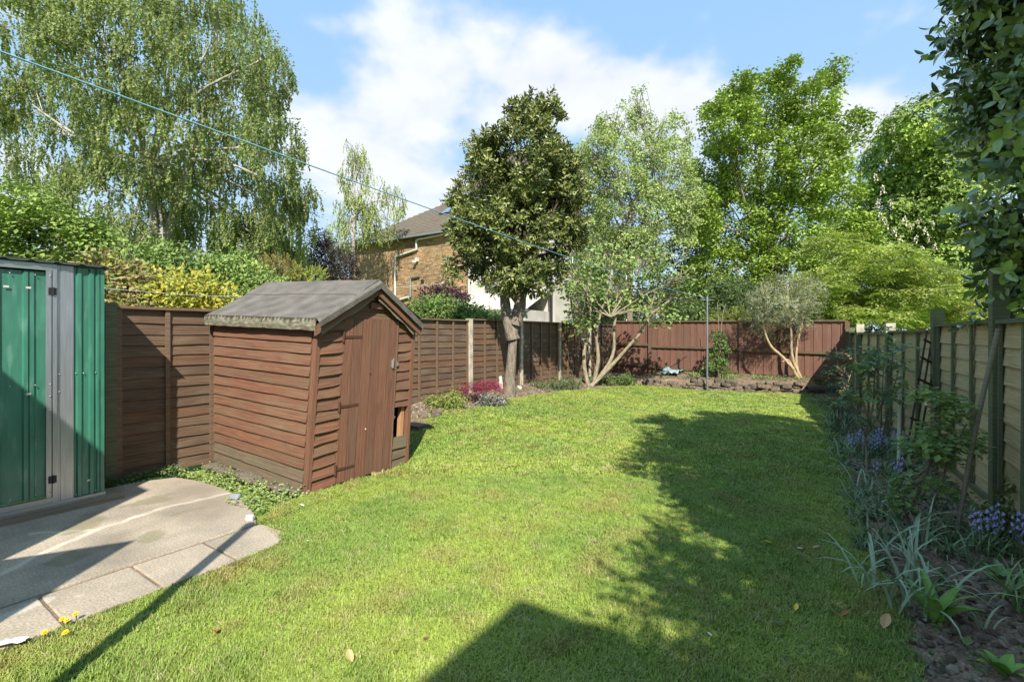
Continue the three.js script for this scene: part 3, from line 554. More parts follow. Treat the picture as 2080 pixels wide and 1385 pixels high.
  const cloth = new THREE.SphereGeometry(0.05, 12, 10); { const p = cloth.attributes.position; for (let i = 0; i < p.count; i++) { const k = 1 + 0.5 * fbm(p.getX(i) * 30, p.getY(i) * 30, p.getZ(i) * 30, 2) * 2; p.setXYZ(i, p.getX(i) * k, p.getY(i) * 1.3 * k, p.getZ(i) * k); } cloth.computeVertexNormals(); }
  const cp = gp(2.77 + 1.14, -4.29 - 0.10); cp.y = 0.575;
  single('rag', cloth, whitePaint, 'white crumpled rag above the yellow sack inside the timber shed', 'rag', cp);
}
{ // stones under the shed
  const r = rng(12), g = thing('stone_footing', 'crumbling row of rubble stones under the timber shed side', 'footing', gp(2.7, -5.2), TURN);
  const stM = bark([128, 118, 100], [92, 84, 70], [150, 142, 120], 55);
  for (let i = 0; i < 13; i++) { const s = 0.045 + r() * 0.035, q = new THREE.IcosahedronGeometry(s, 1), p = q.attributes.position; for (let k = 0; k < p.count; k++) { const f = 1 + 0.35 * fbm(p.getX(k) * 14 + i, p.getY(k) * 14, p.getZ(k) * 14, 2) * 2; p.setXYZ(k, p.getX(k) * f * 1.3, p.getY(k) * f * 0.6, p.getZ(k) * f); } q.computeVertexNormals(); const m = part('stone', q, stM, g); m.position.set(-0.02 + (r() - 0.5) * 0.06, s * 0.4, -0.85 + i * 0.14); m.rotation.y = r() * 6; }
}

// ---------------------------------------------------------------- green metal shed
{
  const g = thing('metal_shed', 'tall green ribbed metal shed with galvanised door trims', 'shed', gp(1.56, -5.57), TURN);
  // local x: 0 at the right end, negative to the left; local z: 0 at the front
  const H = 2.2, X0 = -2.2, DEP = 0.56, yb = 0.085;
  function ribbed(x0, x1, y0, y1, z, ribs, depth = 0.014) { // folded sheet: ribs = x positions of raised folds
    const q = new Quads(), xs = [[x0, 0]];
    for (const x of ribs) xs.push([x - 0.022, 0], [x - 0.012, depth], [x + 0.012, depth], [x + 0.022, 0]);
    xs.push([x1, 0]); xs.sort((a, b) => a[0] - b[0]);
    for (let i = 0; i < xs.length - 1; i++) { const [a, da] = xs[i], [b, db] = xs[i + 1]; q.quad(V3(a, y0, z + da), V3(b, y0, z + db), V3(b, y1, z + db), V3(a, y1, z + da), [a, y0], [b, y0], [b, y1], [a, y1]); }
    return q.geo();
  }
  const rb = (a, b, step) => { const o = []; for (let x = a; x < b - 0.01; x += step) o.push(x); return o; };
  const doorR = sub('door', g), doorL = sub('door', g);
  part('sheet', ribbed(-0.98, -0.35, yb + 0.09, H - 0.13, 0.0, [-0.84, -0.67, -0.505, -0.47]), greenPaint, doorR);
  part('sheet', ribbed(-1.62, -0.99, yb + 0.09, H - 0.13, 0.0, rb(-1.5, -1.0, 0.165)), greenPaint, doorL);
  part('wall_sheet', ribbed(-0.205, 0.0, yb + 0.03, H - 0.07, 0.004, [-0.165, -0.08, -0.03]), greenPaint, g);
  part('wall_sheet', ribbed(X0, -1.72, yb + 0.03, H - 0.07, 0.004, rb(-2.1, -1.75, 0.12)), greenPaint, g);
  part('side_sheet', ribbed(0, DEP, yb + 0.03, H - 0.06, 0, [0.1, 0.22, 0.34, 0.46]), greenPaint, g).rotation.y = Math.PI / 2;
  part('side_sheet', ribbed(0, DEP, yb + 0.03, H - 0.06, 0, [0.1, 0.22, 0.34, 0.46]), greenPaint, g).position.x = X0; g.children[g.children.length - 1].rotation.y = Math.PI / 2;
  part('back_sheet', ribbed(X0, 0, yb + 0.03, H - 0.06, -DEP, rb(-2.1, -0.05, 0.16)), greenPaint, g);
  part('corner_trim', merge([box(-0.006, 0.008, yb + 0.03, H - 0.05, -0.03, 0.012), box(-0.032, 0.0085, yb + 0.03, H - 0.05, 0.0125, 0.018)]), greenPaint, g);
  // galvanised strip beside the door, stiles and rails of the frame
  part('galvanised_strip', merge([box(-0.345, -0.318, yb + 0.02, H - 0.06, 0.0, 0.03), box(-0.292, -0.206, yb + 0.02, H - 0.06, 0.006, 0.016), box(-0.317, -0.293, yb + 0.02, H - 0.06, 0.0, 0.012)]), galv, g);
  part('stile', merge([box(-0.385, -0.352, yb + 0.075, H - 0.11, 0.004, 0.03)]), galv, doorR);
  part('stile', merge([box(-0.998, -0.972, yb + 0.075, H - 0.11, 0.004, 0.03)]), galv, doorR);
  part('top_rail', box(-1.7, -0.346, H - 0.115, H - 0.062, 0.0, 0.032), galvRough, g);
  part('bottom_rail', merge([box(-1.7, -0.346, yb + 0.03, yb + 0.072, 0.001, 0.03), box(X0, 0.012, yb - 0.01, yb + 0.028, -0.01, 0.034)]), galvRough, g);
  for (const y of [1.91, 0.31]) part('hinge', merge([box(-0.372, -0.345, y - 0.03, y + 0.03, 0.031, 0.036), box(-0.338, -0.32, y - 0.03, y + 0.03, 0.0305, 0.036), cyl(V3(-0.341, y - 0.034, 0.037), V3(-0.341, y + 0.034, 0.037), 0.007)]), blackPaint, doorR);
  const dots = []; for (const x of [-0.19, -0.14, -0.055]) for (const y of [yb + 0.05, 1.2]) dots.push([x, y]); for (const x of [-0.36, -0.45, -0.6, -0.8]) dots.push([x, yb + 0.12], [x, 1.12], [x, H - 0.16]); dots.push([-0.3, 1.2], [-0.3, 1.05], [-0.36, 1.02], [-0.36, 0.9]);
  for (const [x, y] of dots) part('bolt', new THREE.SphereGeometry(0.006, 6, 4).translate(x, y, 0.018 + (x < -0.34 && x > -0.4 ? 0.013 : 0)), boltMat, g);
  for (const [x, y] of [[-0.49, 1.93], [-0.49, 1.05], [-0.1, 0.24], [-0.62, 1.93]]) part('sticker', box(x - 0.016, x + 0.016, y - 0.008, y + 0.008, 0.0145, 0.0165), whitePaint, g);
  // corrugated roof sheet with overhang
  const q = new Quads(), prof = [], xs = X0 - 0.04; for (let x = xs; x <= 0.045; x += 0.017) prof.push([x, 0.014 * Math.max(0, Math.cos((x - xs) * 2 * Math.PI / 0.16)) ** 2]);
  for (let i = 0; i < prof.length - 1; i++) { const [a, da] = prof[i], [b, db] = prof[i + 1]; const y = (d, z) => H - 0.045 + d + z * -0.05; for (const e of [0, -0.003]) q.quad(V3(a, y(da, 0.06) + e, 0.06), V3(b, y(db, 0.06) + e, 0.06), V3(b, y(db, -DEP - 0.04) + e, -DEP - 0.04), V3(a, y(da, -DEP - 0.04) + e, -DEP - 0.04)); q.quad(V3(a, y(da, 0.06) - 0.003, 0.06), V3(b, y(db, 0.06) - 0.003, 0.06), V3(b, y(db, 0.06), 0.06), V3(a, y(da, 0.06), 0.06)); }
  part('roof_sheet', q.geo(), std({ color: srgb(112, 118, 112), roughness: 0.5, metalness: 0.3 }), g);
  part('fascia', box(X0, 0.01, H - 0.062, H - 0.03, -0.02, 0.03), std({ color: srgb(58, 66, 64), roughness: 0.5 }), g);
  const tb = new THREE.BoxGeometry(0.95, 0.06, 0.12, 12, 1, 1); { const p = tb.attributes.position; for (let i = 0; i < p.count; i++) p.setY(i, p.getY(i) + 0.008 * fbm(p.getX(i) * 5, p.getZ(i) * 9, 3, 2)); boxUV(tb); tb.computeVertexNormals(); }
  single('timber_bearer', tb, greyWood, 'split pale timber bearer under the green metal shed', 'timber', gp(1.22, -5.535, 0.052), TURN + 0.02);
  single('timber_bearer', box(-0.5, 0.5, -0.03, 0.03, -0.06, 0.06), greyWood, 'grey timber bearer under the far left of the metal shed', 'timber', gp(0.05, -5.6, 0.06), TURN);
}

// ---------------------------------------------------------------- washing line and its posts
{
  const far = at(1437, 605, 13.1), near = V3(-1.9, 2.49, -1.27);
  const A = thing('line_post', 'thin grey steel washing line post standing by the low stone wall', 'post', [far.x, 0, far.z]);
  part('pole', cyl(V3(0, -0.1, 0), V3(0, far.y, 0), 0.026, 0.024, 10), steelPole, A);
  part('cross_arm', merge([cyl(V3(-0.22, far.y - 0.05, 0.05), V3(0.2, far.y - 0.055, -0.05), 0.01), cyl(V3(0, far.y - 0.1, 0), V3(0, far.y + 0.02, 0), 0.032, 0.032)]), steelPole, A);
  const B = thing('line_post', 'round timber washing line post out of view near the patio', 'post', [near.x, 0, near.z]);
  part('pole', cyl(V3(0, -0.1, 0), V3(0, near.y + 0.06, 0), 0.045, 0.04, 10), greyWood, B); part('hook', new THREE.TorusGeometry(0.03, 0.006, 6, 12).translate(0, near.y, 0.05), steelPole, B);
  const pts = []; for (let i = 0; i <= 24; i++) { const t = i / 24, p = near.clone().lerp(far, t); p.y -= 0.106 * 4 * t * (1 - t); pts.push(p); }
  const g = thing('washing_line', 'blue washing line sagging across the whole garden', 'line', near);
  const c = new THREE.TubeGeometry(new THREE.CatmullRomCurve3(pts), 160, 0.0038, 6); c.translate(-near.x, -near.y, -near.z); part('rope', c, ropeMat, g);
  for (const t of [0.36, 0.455, 0.50]) { const p = near.clone().lerp(far, t); p.y -= 0.106 * 4 * t * (1 - t); p.sub(near); part('peg', box(-0.006, 0.006, -0.05, 0.02, -0.005, 0.005).translate(p.x, p.y, p.z), whitePaint, g); }
  const w0 = at(205, 585, 6.0), w1 = at(470, 602, 7.2), w2 = at(700, 592, 8.4);
  const wg = new THREE.TubeGeometry(new THREE.CatmullRomCurve3([w0.clone().add(V3(-1, 0.08, 0.8)), w0, w1, w2, w2.clone().add(V3(1.6, 0.25, -1))].map((p) => p.clone().sub(w0))), 40, 0.003, 5);
  single('wire', wg, whitePaint, 'thin pale wire strung above the left fence behind the sheds', 'wire', at(205, 585, 6.0));
}

// ---------------------------------------------------------------- brick house beyond the fence
{
  const A = V3(-7.886, 0, -24), B = V3(-1.694, 0, -20), turn = Math.atan2(-(B.z - A.z), B.x - A.x);
  const g = thing('brick_house', 'yellow brick house with grey hipped tile roof behind the evergreen', 'house', A, turn);
  const LEN = 7.37, H = 6.0, T = 11.3, D = 8;
  part('brick_wall', box(0, LEN, 0, H, -D, 0), brickMat, g);
  part('brick_band', box(2.9, LEN - 0.002, 2.62, 2.95, 0.0, 0.012), redBrickMat, g, 'band of orange red bricks');
  part('rendered_wall', box(LEN, T, 0, H - 0.05, -D, 0.03), renderMat, g, 'white rendered wing');
  // hipped roof in courses of tiles
  const hr = sub('roof', g);
  const e = 0.3, pitch = 2.85 / 4.3, rows = 22, runMax = D / 2 + e;
  for (let i = 0; i < rows; i++) {
    const b0 = runMax * i / rows, b1 = runMax * (i + 1) / rows, y0 = H + b0 * pitch, y1 = H + b1 * pitch + 0.0, l = 0.045;
    const q = new Quads(), x0 = -e + b0, x0b = -e + b1, x1 = T + e - b0, x1b = T + e - b1;
    q.quad(V3(x0, y0 + l, e - b0), V3(x1, y0 + l, e - b0), V3(x1b, y1 + 0.004, e - b1), V3(x0b, y1 + 0.004, e - b1), [x0, b0], [x1, b0], [x1b, b1], [x0b, b1]);
    q.quad(V3(x0, y0 - 0.02, e - b0), V3(x1, y0 - 0.02, e - b0), V3(x1, y0 + l, e - b0), V3(x0, y0 + l, e - b0));
    const zb = -D - e; q.quad(V3(x0, y0 + l, zb + b0), V3(x0, y0 + l, e - b0), V3(x0b, y1, e - b1), V3(x0b, y1, zb + b1), [0, b0], [8, b0], [8, b1], [0, b1]).quad(V3(x0, y0 - 0.02, zb + b0), V3(x0, y0 - 0.02, e - b0), V3(x0, y0 + l, e - b0), V3(x0, y0 + l, zb + b0));
    q.quad(V3(x1, y0 + l, zb + b0), V3(x0, y0 + l, zb + b0), V3(x0b, y1, zb + b1), V3(x1b, y1, zb + b1), [x1, b0], [x0, b0], [x0b, b1], [x1b, b1]);
    part('tile_course', q.geo(), tileMat, hr);
  }
  part('gutter', merge([box(-e, T, H - 0.12, H - 0.02, e - 0.06, e + 0.05), box(-e - 0.02, -e + 0.08, H - 0.12, H - 0.02, -D, e)]), std({ color: srgb(122, 126, 124), roughness: 0.6 }), g);
  part('soffit', box(-e, T, H - 0.03, H - 0.005, 0, e - 0.06), std({ color: srgb(90, 88, 82) }), g);
  const pipe = (...p) => { const o = []; for (let i = 0; i < p.length - 1; i++) o.push(cyl(V3(...p[i]), V3(...p[i + 1]), 0.05, 0.05, 8)); return merge(o); };
  part('downpipe', pipe([3.0, 0.2, 0.08], [3.0, 5.1, 0.08], [3.05, 5.15, 0.08], [4.35, 5.35, 0.08], [4.35, 5.75, 0.1], [4.5, 5.8, 0.1], [6.2, 5.86, 0.1]), whitePaint, g);
  part('waste_pipe', pipe([3.0, 3.1, 0.08], [3.85, 3.25, 0.08]), whitePaint, g);
  part('waste_pipe', pipe([3.95, 3.25, 0.06], [3.95, 4.1, 0.06], [4.5, 4.15, 0.06]), galvRough, g);
  part('waste_pipe', pipe([3.25, 2.6, 0.06], [3.7, 2.72, 0.06], [3.85, 2.95, 0.06]), blackPaint, g);
  part('corner_pipe', pipe([LEN - 0.03, 0.2, 0.09], [LEN - 0.03, 5.6, 0.09]), whitePaint, g);
  part('security_light', merge([box(4.28, 4.42, 4.82, 4.98, 0.01, 0.12), box(4.22, 4.36, 4.76, 4.86, 0.12, 0.22)]), whitePaint, g);
  part('vent', box(4.55, 4.72, 3.82, 4.0, 0.0, 0.02), blackPaint, g); part('vent', box(5.3, 5.55, 3.18, 3.27, 0.0, 0.03), blackPaint, g); part('vent', box(5.95, 6.2, 4.65, 4.9, 0.0, 0.02), galvRough, g);
  // skylight lying in the front slope
  const sk = part('skylight', box(-0.55, 0.55, -0.03, 0.03, -0.4, 0.4), std({ color: srgb(126, 150, 168), roughness: 0.15, metalness: 0.4 }), hr); sk.position.set(4.9, H + 2.15 * pitch + 0.09, e - 2.15); sk.rotation.x = Math.atan(pitch);
  const fr = part('skylight_frame', merge([box(-0.62, 0.62, -0.02, 0.02, -0.47, -0.401), box(-0.62, 0.62, -0.02, 0.02, 0.401, 0.47), box(-0.62, -0.551, -0.02, 0.02, -0.4, 0.4), box(0.551, 0.62, -0.02, 0.02, -0.4, 0.4)]), std({ color: srgb(60, 58, 56) }), hr); fr.position.copy(sk.position); fr.rotation.copy(sk.rotation);
  // dormer at the ridge, mostly behind the tree
  part('dormer', merge([box(5.9, 10.5, H + 1.7, H + 3.6, -5, -2.0)]), tileMat, g);
  part('dormer_verge', merge([box(5.8, 5.88, H + 1.6, H + 3.7, -2.2, -1.92)]), std({ color: srgb(70, 72, 74) }), g);
  // lean-to against the white wing
  const q = new Quads(); q.quad(V3(6.6, 2.42, 1.9), V3(11.2, 2.42, 1.9), V3(11.2, 3.25, 0.04), V3(6.6, 3.25, 0.04)); part('lean_to_roof', q.geo(), std({ color: srgb(196, 190, 176), roughness: 0.5 }), g);
  part('lean_to_wall', box(6.7, 11.1, 0, 2.4, 0.04, 1.8), renderMat, g);
  part('lean_to_gutter', box(6.55, 11.25, 2.34, 2.43, 1.85, 1.97), galvRough, g);
  part('window', box(10.1, 10.5, 1.2, 2.2, 1.79, 1.83), std({ color: srgb(74, 66, 60), roughness: 0.3 }), g);
  part('black_pipe', pipe([8.2, 4.6, 0.1], [8.2, 3.42, 0.1], [9.2, 3.42, 0.1]), blackPaint, g);
  part('black_pipe', pipe([11.35, 0.3, 0.4], [11.35, 3.9, 0.4], [10.6, 4.1, 0.2]), blackPaint, g);
}
{ // red roofed house in the distance
  const g = thing('distant_house', 'distant house with red tiled roof glimpsed over the timber shed', 'house', at(706, 680, 60).setY(0), 0.3);
  part('wall', box(-2.5, 2.5, 0, 6.5, -3, 3), renderMat, g);
  const q = new Quads(); q.quad(V3(-2.8, 6.4, 3.3), V3(2.8, 6.4, 3.3), V3(2.8, 8.6, 0), V3(-2.8, 8.6, 0)).quad(V3(2.8, 6.4, -3.3), V3(-2.8, 6.4, -3.3), V3(-2.8, 8.6, 0), V3(2.8, 8.6, 0)).tri(V3(2.5, 6.4, 3), V3(2.5, 6.4, -3), V3(2.5, 8.5, 0)).tri(V3(-2.5, 6.4, -3), V3(-2.5, 6.4, 3), V3(-2.5, 8.5, 0));
  part('roof', q.geo(), std({ color: srgb(184, 76, 70), roughness: 0.8 }), g);
}
{ // houses behind the camera that throw the straight shadows
  const h = thing('brick_house', 'two storey brick house behind the viewer', 'house', V3(0.50, 0, 2.95), TURN);
  part('wall', box(-4, 0, 0, 5.4, 0, 2.6), brickMat, h); part('roof', box(-4.1, 0.05, 5.4, 5.52, -0.05, 2.7), tileMat, h);
  for (const z of [0.6]) { part('window', box(0.0, 0.03, 3.2, 4.4, z, z + 1.2), std({ color: srgb(70, 84, 96), roughness: 0.1 }), h); part('window', box(0.0, 0.03, 0.9, 2.2, z, z + 1.4), std({ color: srgb(70, 84, 96), roughness: 0.1 }), h); }
  const [s1, n1] = toGarden(-3.26, -1.06), [s2, n2] = toGarden(-2.55, -0.58);
  const k = thing('house_extension', 'single storey rendered extension out of view to the left', 'house', gp(s1, n1), TURN);
  part('wall', box(-3, 0, 0, 3.5, -5, 0), renderMat, k); part('roof', box(-3.1, 0.0, 3.501, 3.56, -5.1, 0.0), tileMat, k);
  const w = thing('sloping_wall', 'brick garden wall with a sloping top out of view to the left', 'wall', gp(s1, n1), TURN), L = n2 - n1, q = new Quads();
  const P = (z, y, x) => V3(x, y, z);
  q.quad(P(0, 0, 0), P(L, 0, 0), P(L, 2.92, 0), P(0, 2.15, 0), [0, 0], [L, 0], [L, 2.92], [0, 2.15]).quad(P(L, 0, -0.22), P(0, 0, -0.22), P(0, 2.15, -0.22), P(L, 2.92, -0.22)).quad(P(0, 2.15, 0), P(L, 2.92, 0), P(L, 2.92, -0.22), P(0, 2.15, -0.22)).quad(P(L, 0, 0), P(L, 0, -0.22), P(L, 2.92, -0.22), P(L, 2.92, 0)).quad(P(0.002, 0, -0.22), P(0.002, 0, 0), P(0.002, 2.15, 0), P(0.002, 2.15, -0.22));
  part('brickwork', q.geo(), brickMat, w);
}

// ---------------------------------------------------------------- trees
const strands = [1, 2, 3].map((k) => strand(11, 0.075, 0.058, 0.4, 300 + k)).concat([puff(9, 0.075, 0.058, 0.17, 304)]), strandsFine = [1, 2].map((k) => strand(11, 0.075, 0.052, 0.5, 310 + k));
const birchCols = [[0.24, 0.31, 0.065], [0.33, 0.39, 0.1], [0.18, 0.25, 0.05], [0.4, 0.44, 0.16]];
{
  const Z = 14, b = at(325, 680, Z).setY(-0.05);
  const lobes = [[230, 110, 170, 130], [430, 80, 130, 120], [110, 270, 110, 130], [320, 270, 160, 140], [490, 230, 80, 150], [535, 120, 42, 62], [240, 410, 170, 90], [440, 410, 140, 100], [560, 300, 48, 110], [585, 450, 50, 70], [60, 60, 60, 80], [330, -30, 190, 90], [400, 500, 150, 55], [250, 500, 110, 60], [520, 480, 80, 70], [160, 0, 100, 90], [610, 400, 30, 50], [560, 520, 70, 50], [330, 540, 120, 50], [20, 180, 50, 80]].map(([u, v, a, c], i) => lobe(u, v, Z + ((i * 7) % 5 - 2) * 0.8, a * 0.95, c * 0.95, 1.5));
  tree('silver_birch', 'tall weeping birch with hanging leafy strands behind the left fence', 'tree', b, { stems: [[b.clone(), at(318, 520, Z), at(300, 350, Z), at(268, 180, Z), at(255, 40, Z)], [at(318, 540, Z), at(372, 380, Z), at(430, 160, Z), at(440, 20, Z)]], fork: at(300, 330, Z), r0: 0.16, taper: 0.3, r1: 0.06, bark: barkBirch, lobes, geos: strands, mat: leafThin, n: 14000, scale: [0.7, 1.25], orient: 'hang', cols: birchCols, gap: 0.08, freq: 1.6, seed: 21, shell: 0.6, twigs: 7 });
}
{
  const Z = 21, b = at(700, 680, Z).setY(-0.05);
  const lobes = [[722, 300, 18, 22], [728, 335, 30, 30], [745, 385, 48, 40], [725, 430, 55, 40], [798, 405, 26, 32], [705, 470, 45, 45], [685, 520, 38, 36], [770, 450, 32, 36], [690, 355, 14, 20]].map(([u, v, a, c]) => lobe(u, v, Z, a, c, 1));
  tree('silver_birch', 'slender young birch with sparse drooping leaves beside the brick house', 'tree', b, { fork: at(722, 430, Z), r0: 0.09, bark: barkBirch, lobes, geos: strandsFine, mat: leafSoft, n: 1150, scale: [0.7, 1.2], orient: 'hang', cols: birchCols, gap: -0.02, freq: 0.9, seed: 25, shell: 0.4, twigs: 8 });
}
{
  const Z = 10.5, b = at(60, 680, Z).setY(-0.05);
  tree('hazel_tree', 'bright green broadleaf tree above the green metal shed', 'tree', b, { fork: at(60, 520, Z), r0: 0.08, bark: barkDark, lobes: [[40, 430, 90, 60], [120, 480, 90, 55], [-40, 470, 80, 70], [30, 540, 90, 50], [150, 560, 70, 40], [190, 500, 40, 40]].map(([u, v, a, c]) => lobe(u, v, Z, a, c, 1)), geos: [puff(9, 0.09, 0.07, 0.2, 5, 0.8), puff(9, 0.1, 0.075, 0.22, 6, 0.8)], mat: leafHalf, n: 1700, scale: [0.7, 1.2], orient: 'flat', cols: [[0.25, 0.375, 0.05], [0.338, 0.438, 0.075], [0.15, 0.237, 0.037]], gap: -0.08, freq: 1, seed: 31, shell: 1 });
}
const smallPuff = [puff(13, 0.06, 0.04, 0.14, 41), puff(9, 0.075, 0.05, 0.15, 42), strand(9, 0.06, 0.04, 0.3, 45)], midPuff = [puff(12, 0.085, 0.055, 0.16, 43), puff(12, 0.085, 0.055, 0.16, 44)];
function shrub(name, label, category, u, Z, lobes, o) { const b = at(u, 680, Z).setY(-0.03); return tree(name, label, category, b, Object.assign({ fork: at(u, 660, Z).setY(0.7), r0: 0.05, bark: barkDark, mat: leafHalf, scale: [0.6, 1.45], orient: 'rand', gap: 0.0, freq: 2.6, shell: 0.9, twigs: 6, lobes: lobes.map(([a, c, d, e, f]) => lobe(a, c, Z, d, e, f ?? 0.5)) }, o)); }
shrub('variegated_shrub', 'yellow and russet variegated shrub over the fence beside the metal shed', 'shrub', 255, 7.2, [[250, 600, 60, 55], [215, 640, 50, 60], [300, 650, 60, 60], [235, 560, 40, 30]], { geos: smallPuff, n: 1250, cols: [[0.486, 0.47, 0.082], [0.194, 0.276, 0.049], [0.421, 0.308, 0.145], [0.276, 0.341, 0.065], [0.324, 0.211, 0.13]], seed: 51 });
shrub('privet_bush', 'green leafy privet bush between the yellow shrubs behind left fence', 'shrub', 330, 8.4, [[330, 590, 70, 50], [300, 545, 60, 40], [370, 640, 60, 60], [350, 555, 50, 40]], { geos: smallPuff, n: 1200, cols: [[0.218, 0.328, 0.07], [0.296, 0.406, 0.094], [0.14, 0.218, 0.047]], seed: 52 });
shrub('golden_shrub', 'golden yellow leaved shrub behind the dark fence panel', 'shrub', 395, 7.4, [[385, 605, 50, 42], [420, 640, 60, 50], [370, 660, 50, 50], [350, 615, 30, 25]], { geos: smallPuff, n: 1050, cols: [[0.54, 0.51, 0.06], [0.42, 0.45, 0.074], [0.256, 0.3, 0.044], [0.62, 0.54, 0.074]], seed: 53 });
shrub('privet_bush', 'broad green bush directly behind the felt shed roof', 'shrub', 480, 9.0, [[470, 560, 55, 45], [430, 575, 45, 40], [520, 600, 60, 50], [560, 640, 60, 50], [460, 640, 60, 60], [640, 640, 60, 60], [700, 650, 50, 50]], { geos: smallPuff, n: 1900, cols: [[0.265, 0.39, 0.078], [0.359, 0.468, 0.109], [0.156, 0.234, 0.047]], seed: 54 });
shrub('golden_conifer', 'rounded golden conifer poking above the shed ridge', 'shrub', 565, 11.5, [[565, 560, 36, 34], [560, 610, 40, 60]], { geos: [whorl(14, 0.05, 0.02, 0.14, 1.1, 61)], n: 900, orient: 'out', cols: [[0.36, 0.3, 0.072], [0.408, 0.324, 0.096], [0.24, 0.228, 0.072]], seed: 55 });
shrub('golden_conifer', 'smaller lime yellow conifer right of the golden one', 'shrub', 628, 11.8, [[628, 568, 30, 26], [625, 620, 40, 50]], { geos: [whorl(14, 0.05, 0.022, 0.14, 1.1, 62)], n: 700, orient: 'out', cols: [[0.396, 0.432, 0.06], [0.312, 0.36, 0.06], [0.24, 0.264, 0.048]], seed: 56 });
shrub('purple_plum', 'dark purple leaved plum tree left of the brick house', 'tree', 668, 20, [[668, 530, 42, 38, 1], [640, 560, 40, 40, 1], [700, 545, 30, 40, 1], [660, 610, 60, 50, 1], [655, 490, 20, 20, 1]], { geos: midPuff, n: 800, cols: [[0.05, 0.032, 0.035], [0.07, 0.045, 0.045], [0.045, 0.05, 0.03]], seed: 57, gap: -0.03 });
shrub('purple_shrub', 'low purple red shrub in front of the yellow brick wall', 'shrub', 905, 15.5, [[885, 602, 28, 14], [920, 604, 28, 16], [905, 625, 45, 25], [895, 590, 12, 8]], { geos: smallPuff, n: 520, cols: [[0.1, 0.035, 0.045], [0.07, 0.03, 0.04], [0.13, 0.05, 0.05]], seed: 58 });
shrub('laurel_hedge', 'bright green clipped hedge behind the brown fence near the house', 'hedge', 880, 13.2, [[860, 640, 30, 32], [905, 636, 36, 30], [950, 645, 35, 22], [880, 670, 80, 40]], { geos: smallPuff, n: 1300, cols: [[0.221, 0.338, 0.065], [0.156, 0.247, 0.046], [0.104, 0.182, 0.039]], seed: 59 });
shrub('laurel_hedge', 'darker green hedge behind the fence beneath the lean-to roof', 'hedge', 990, 14.5, [[985, 652, 40, 22], [1010, 668, 40, 30], [960, 668, 40, 30]], { geos: smallPuff, n: 700, cols: [[0.13, 0.208, 0.052], [0.091, 0.143, 0.039], [0.182, 0.247, 0.078]], seed: 60 });

// the dark evergreen on the lawn's edge
{
  const Z = 10.2, b = at(1033, 812, Z); b.y = 0.17;
  const p = (u, v, dz = 0) => at(u, v, Z + dz);
  const lobes = [[1048, 335, 82, 72], [1080, 262, 48, 50], [990, 400, 66, 60], [1100, 400, 74, 74], [965, 470, 46, 52], [1040, 468, 84, 60], [1130, 462, 50, 54], [1000, 528, 62, 40], [1060, 552, 46, 28], [1150, 378, 34, 50],
    [1106, 205, 13, 20], [1078, 215, 16, 26], [1045, 235, 22, 26], [1122, 240, 16, 26], [980, 285, 18, 24], [958, 305, 12, 20], [1000, 320, 30, 30], [1142, 285, 13, 28], [1158, 318, 14, 26], [930, 480, 18, 30], [922, 545, 16, 22], [1178, 440, 14, 36], [1165, 505, 18, 26], [1115, 545, 36, 30], [1020, 575, 30, 14], [1090, 580, 24, 14], [935, 420, 18, 24], [1175, 395, 12, 26]].map(([u, v, a, c], i) => lobe(u, v, Z + ((i * 5) % 4 - 1.5) * 0.28, a, c, Math.max(0.16, a * 0.0085)));
  const bay = [whorl(9, 0.115, 0.046, 0.13, 0.75, 71), whorl(7, 0.1, 0.046, 0.2, 0.4, 72), whorl(10, 0.105, 0.042, 0.16, 0.9, 73), puff(8, 0.1, 0.045, 0.12, 74)];
  tree('evergreen_tree', 'dark glossy evergreen tree with forked grey trunk at the lawn edge', 'tree', b, { stems: [
    [p(1033, 830), p(1036, 770), p(1040, 710), p(1046, 655), p(1050, 620)], [p(1041, 690), p(1030, 640), p(1024, 600), p(1018, 560), p(1010, 520)], [p(1046, 660), p(1056, 620), p(1062, 580), p(1070, 540), p(1075, 470)], [p(1020, 575), p(1040, 590), p(1052, 610), p(1056, 640)]],
    fork: p(1050, 540), r0: 0.14, taper: 0.5, rough: 0.2, r1: 0.05, bark: barkGrey, twigBark: barkDark, lobes, geos: bay, mat: leafGloss, n: 5200, scale: [0.6, 1.3], orient: 'out', up: 0.35, cols: [[0.122, 0.159, 0.037], [0.18, 0.215, 0.05], [0.079, 0.107, 0.029], [0.273, 0.288, 0.079]], gap: -0.03, freq: 2.3, seed: 81, shell: 1.1, twigs: 5 });
}
// light tree behind the far left corner
{
  const Z = 18, b = at(1275, 680, Z).setY(0);
  const lobes = [[1270, 330, 95, 70], [1335, 290, 70, 60], [1215, 390, 50, 80], [1350, 370, 60, 90], [1280, 420, 90, 80], [1215, 490, 55, 80], [1340, 470, 75, 80], [1270, 520, 90, 60], [1205, 310, 30, 40], [1296, 215, 14, 30], [1390, 420, 30, 60], [1250, 250, 40, 30]].map(([u, v, a, c], i) => lobe(u, v, Z + ((i * 3) % 4 - 1.5) * 0.6, a, c, 1.1));
  tree('apple_tree', 'open crowned light green tree with bare twigs behind the evergreen', 'tree', b, { fork: at(1280, 520, Z), r0: 0.14, r1: 0.045, bark: barkGrey, lobes, geos: midPuff.concat([puff(8, 0.12, 0.075, 0.2, 46)]), mat: leafHalf, n: 3500, scale: [0.7, 1.15], orient: 'rand', cols: [[0.3, 0.4, 0.088], [0.4, 0.488, 0.138], [0.225, 0.312, 0.062], [0.45, 0.5, 0.213]], gap: 0.05, freq: 1.6, seed: 91, shell: 0.7, twigs: 26, bendy: 0.5 });
}
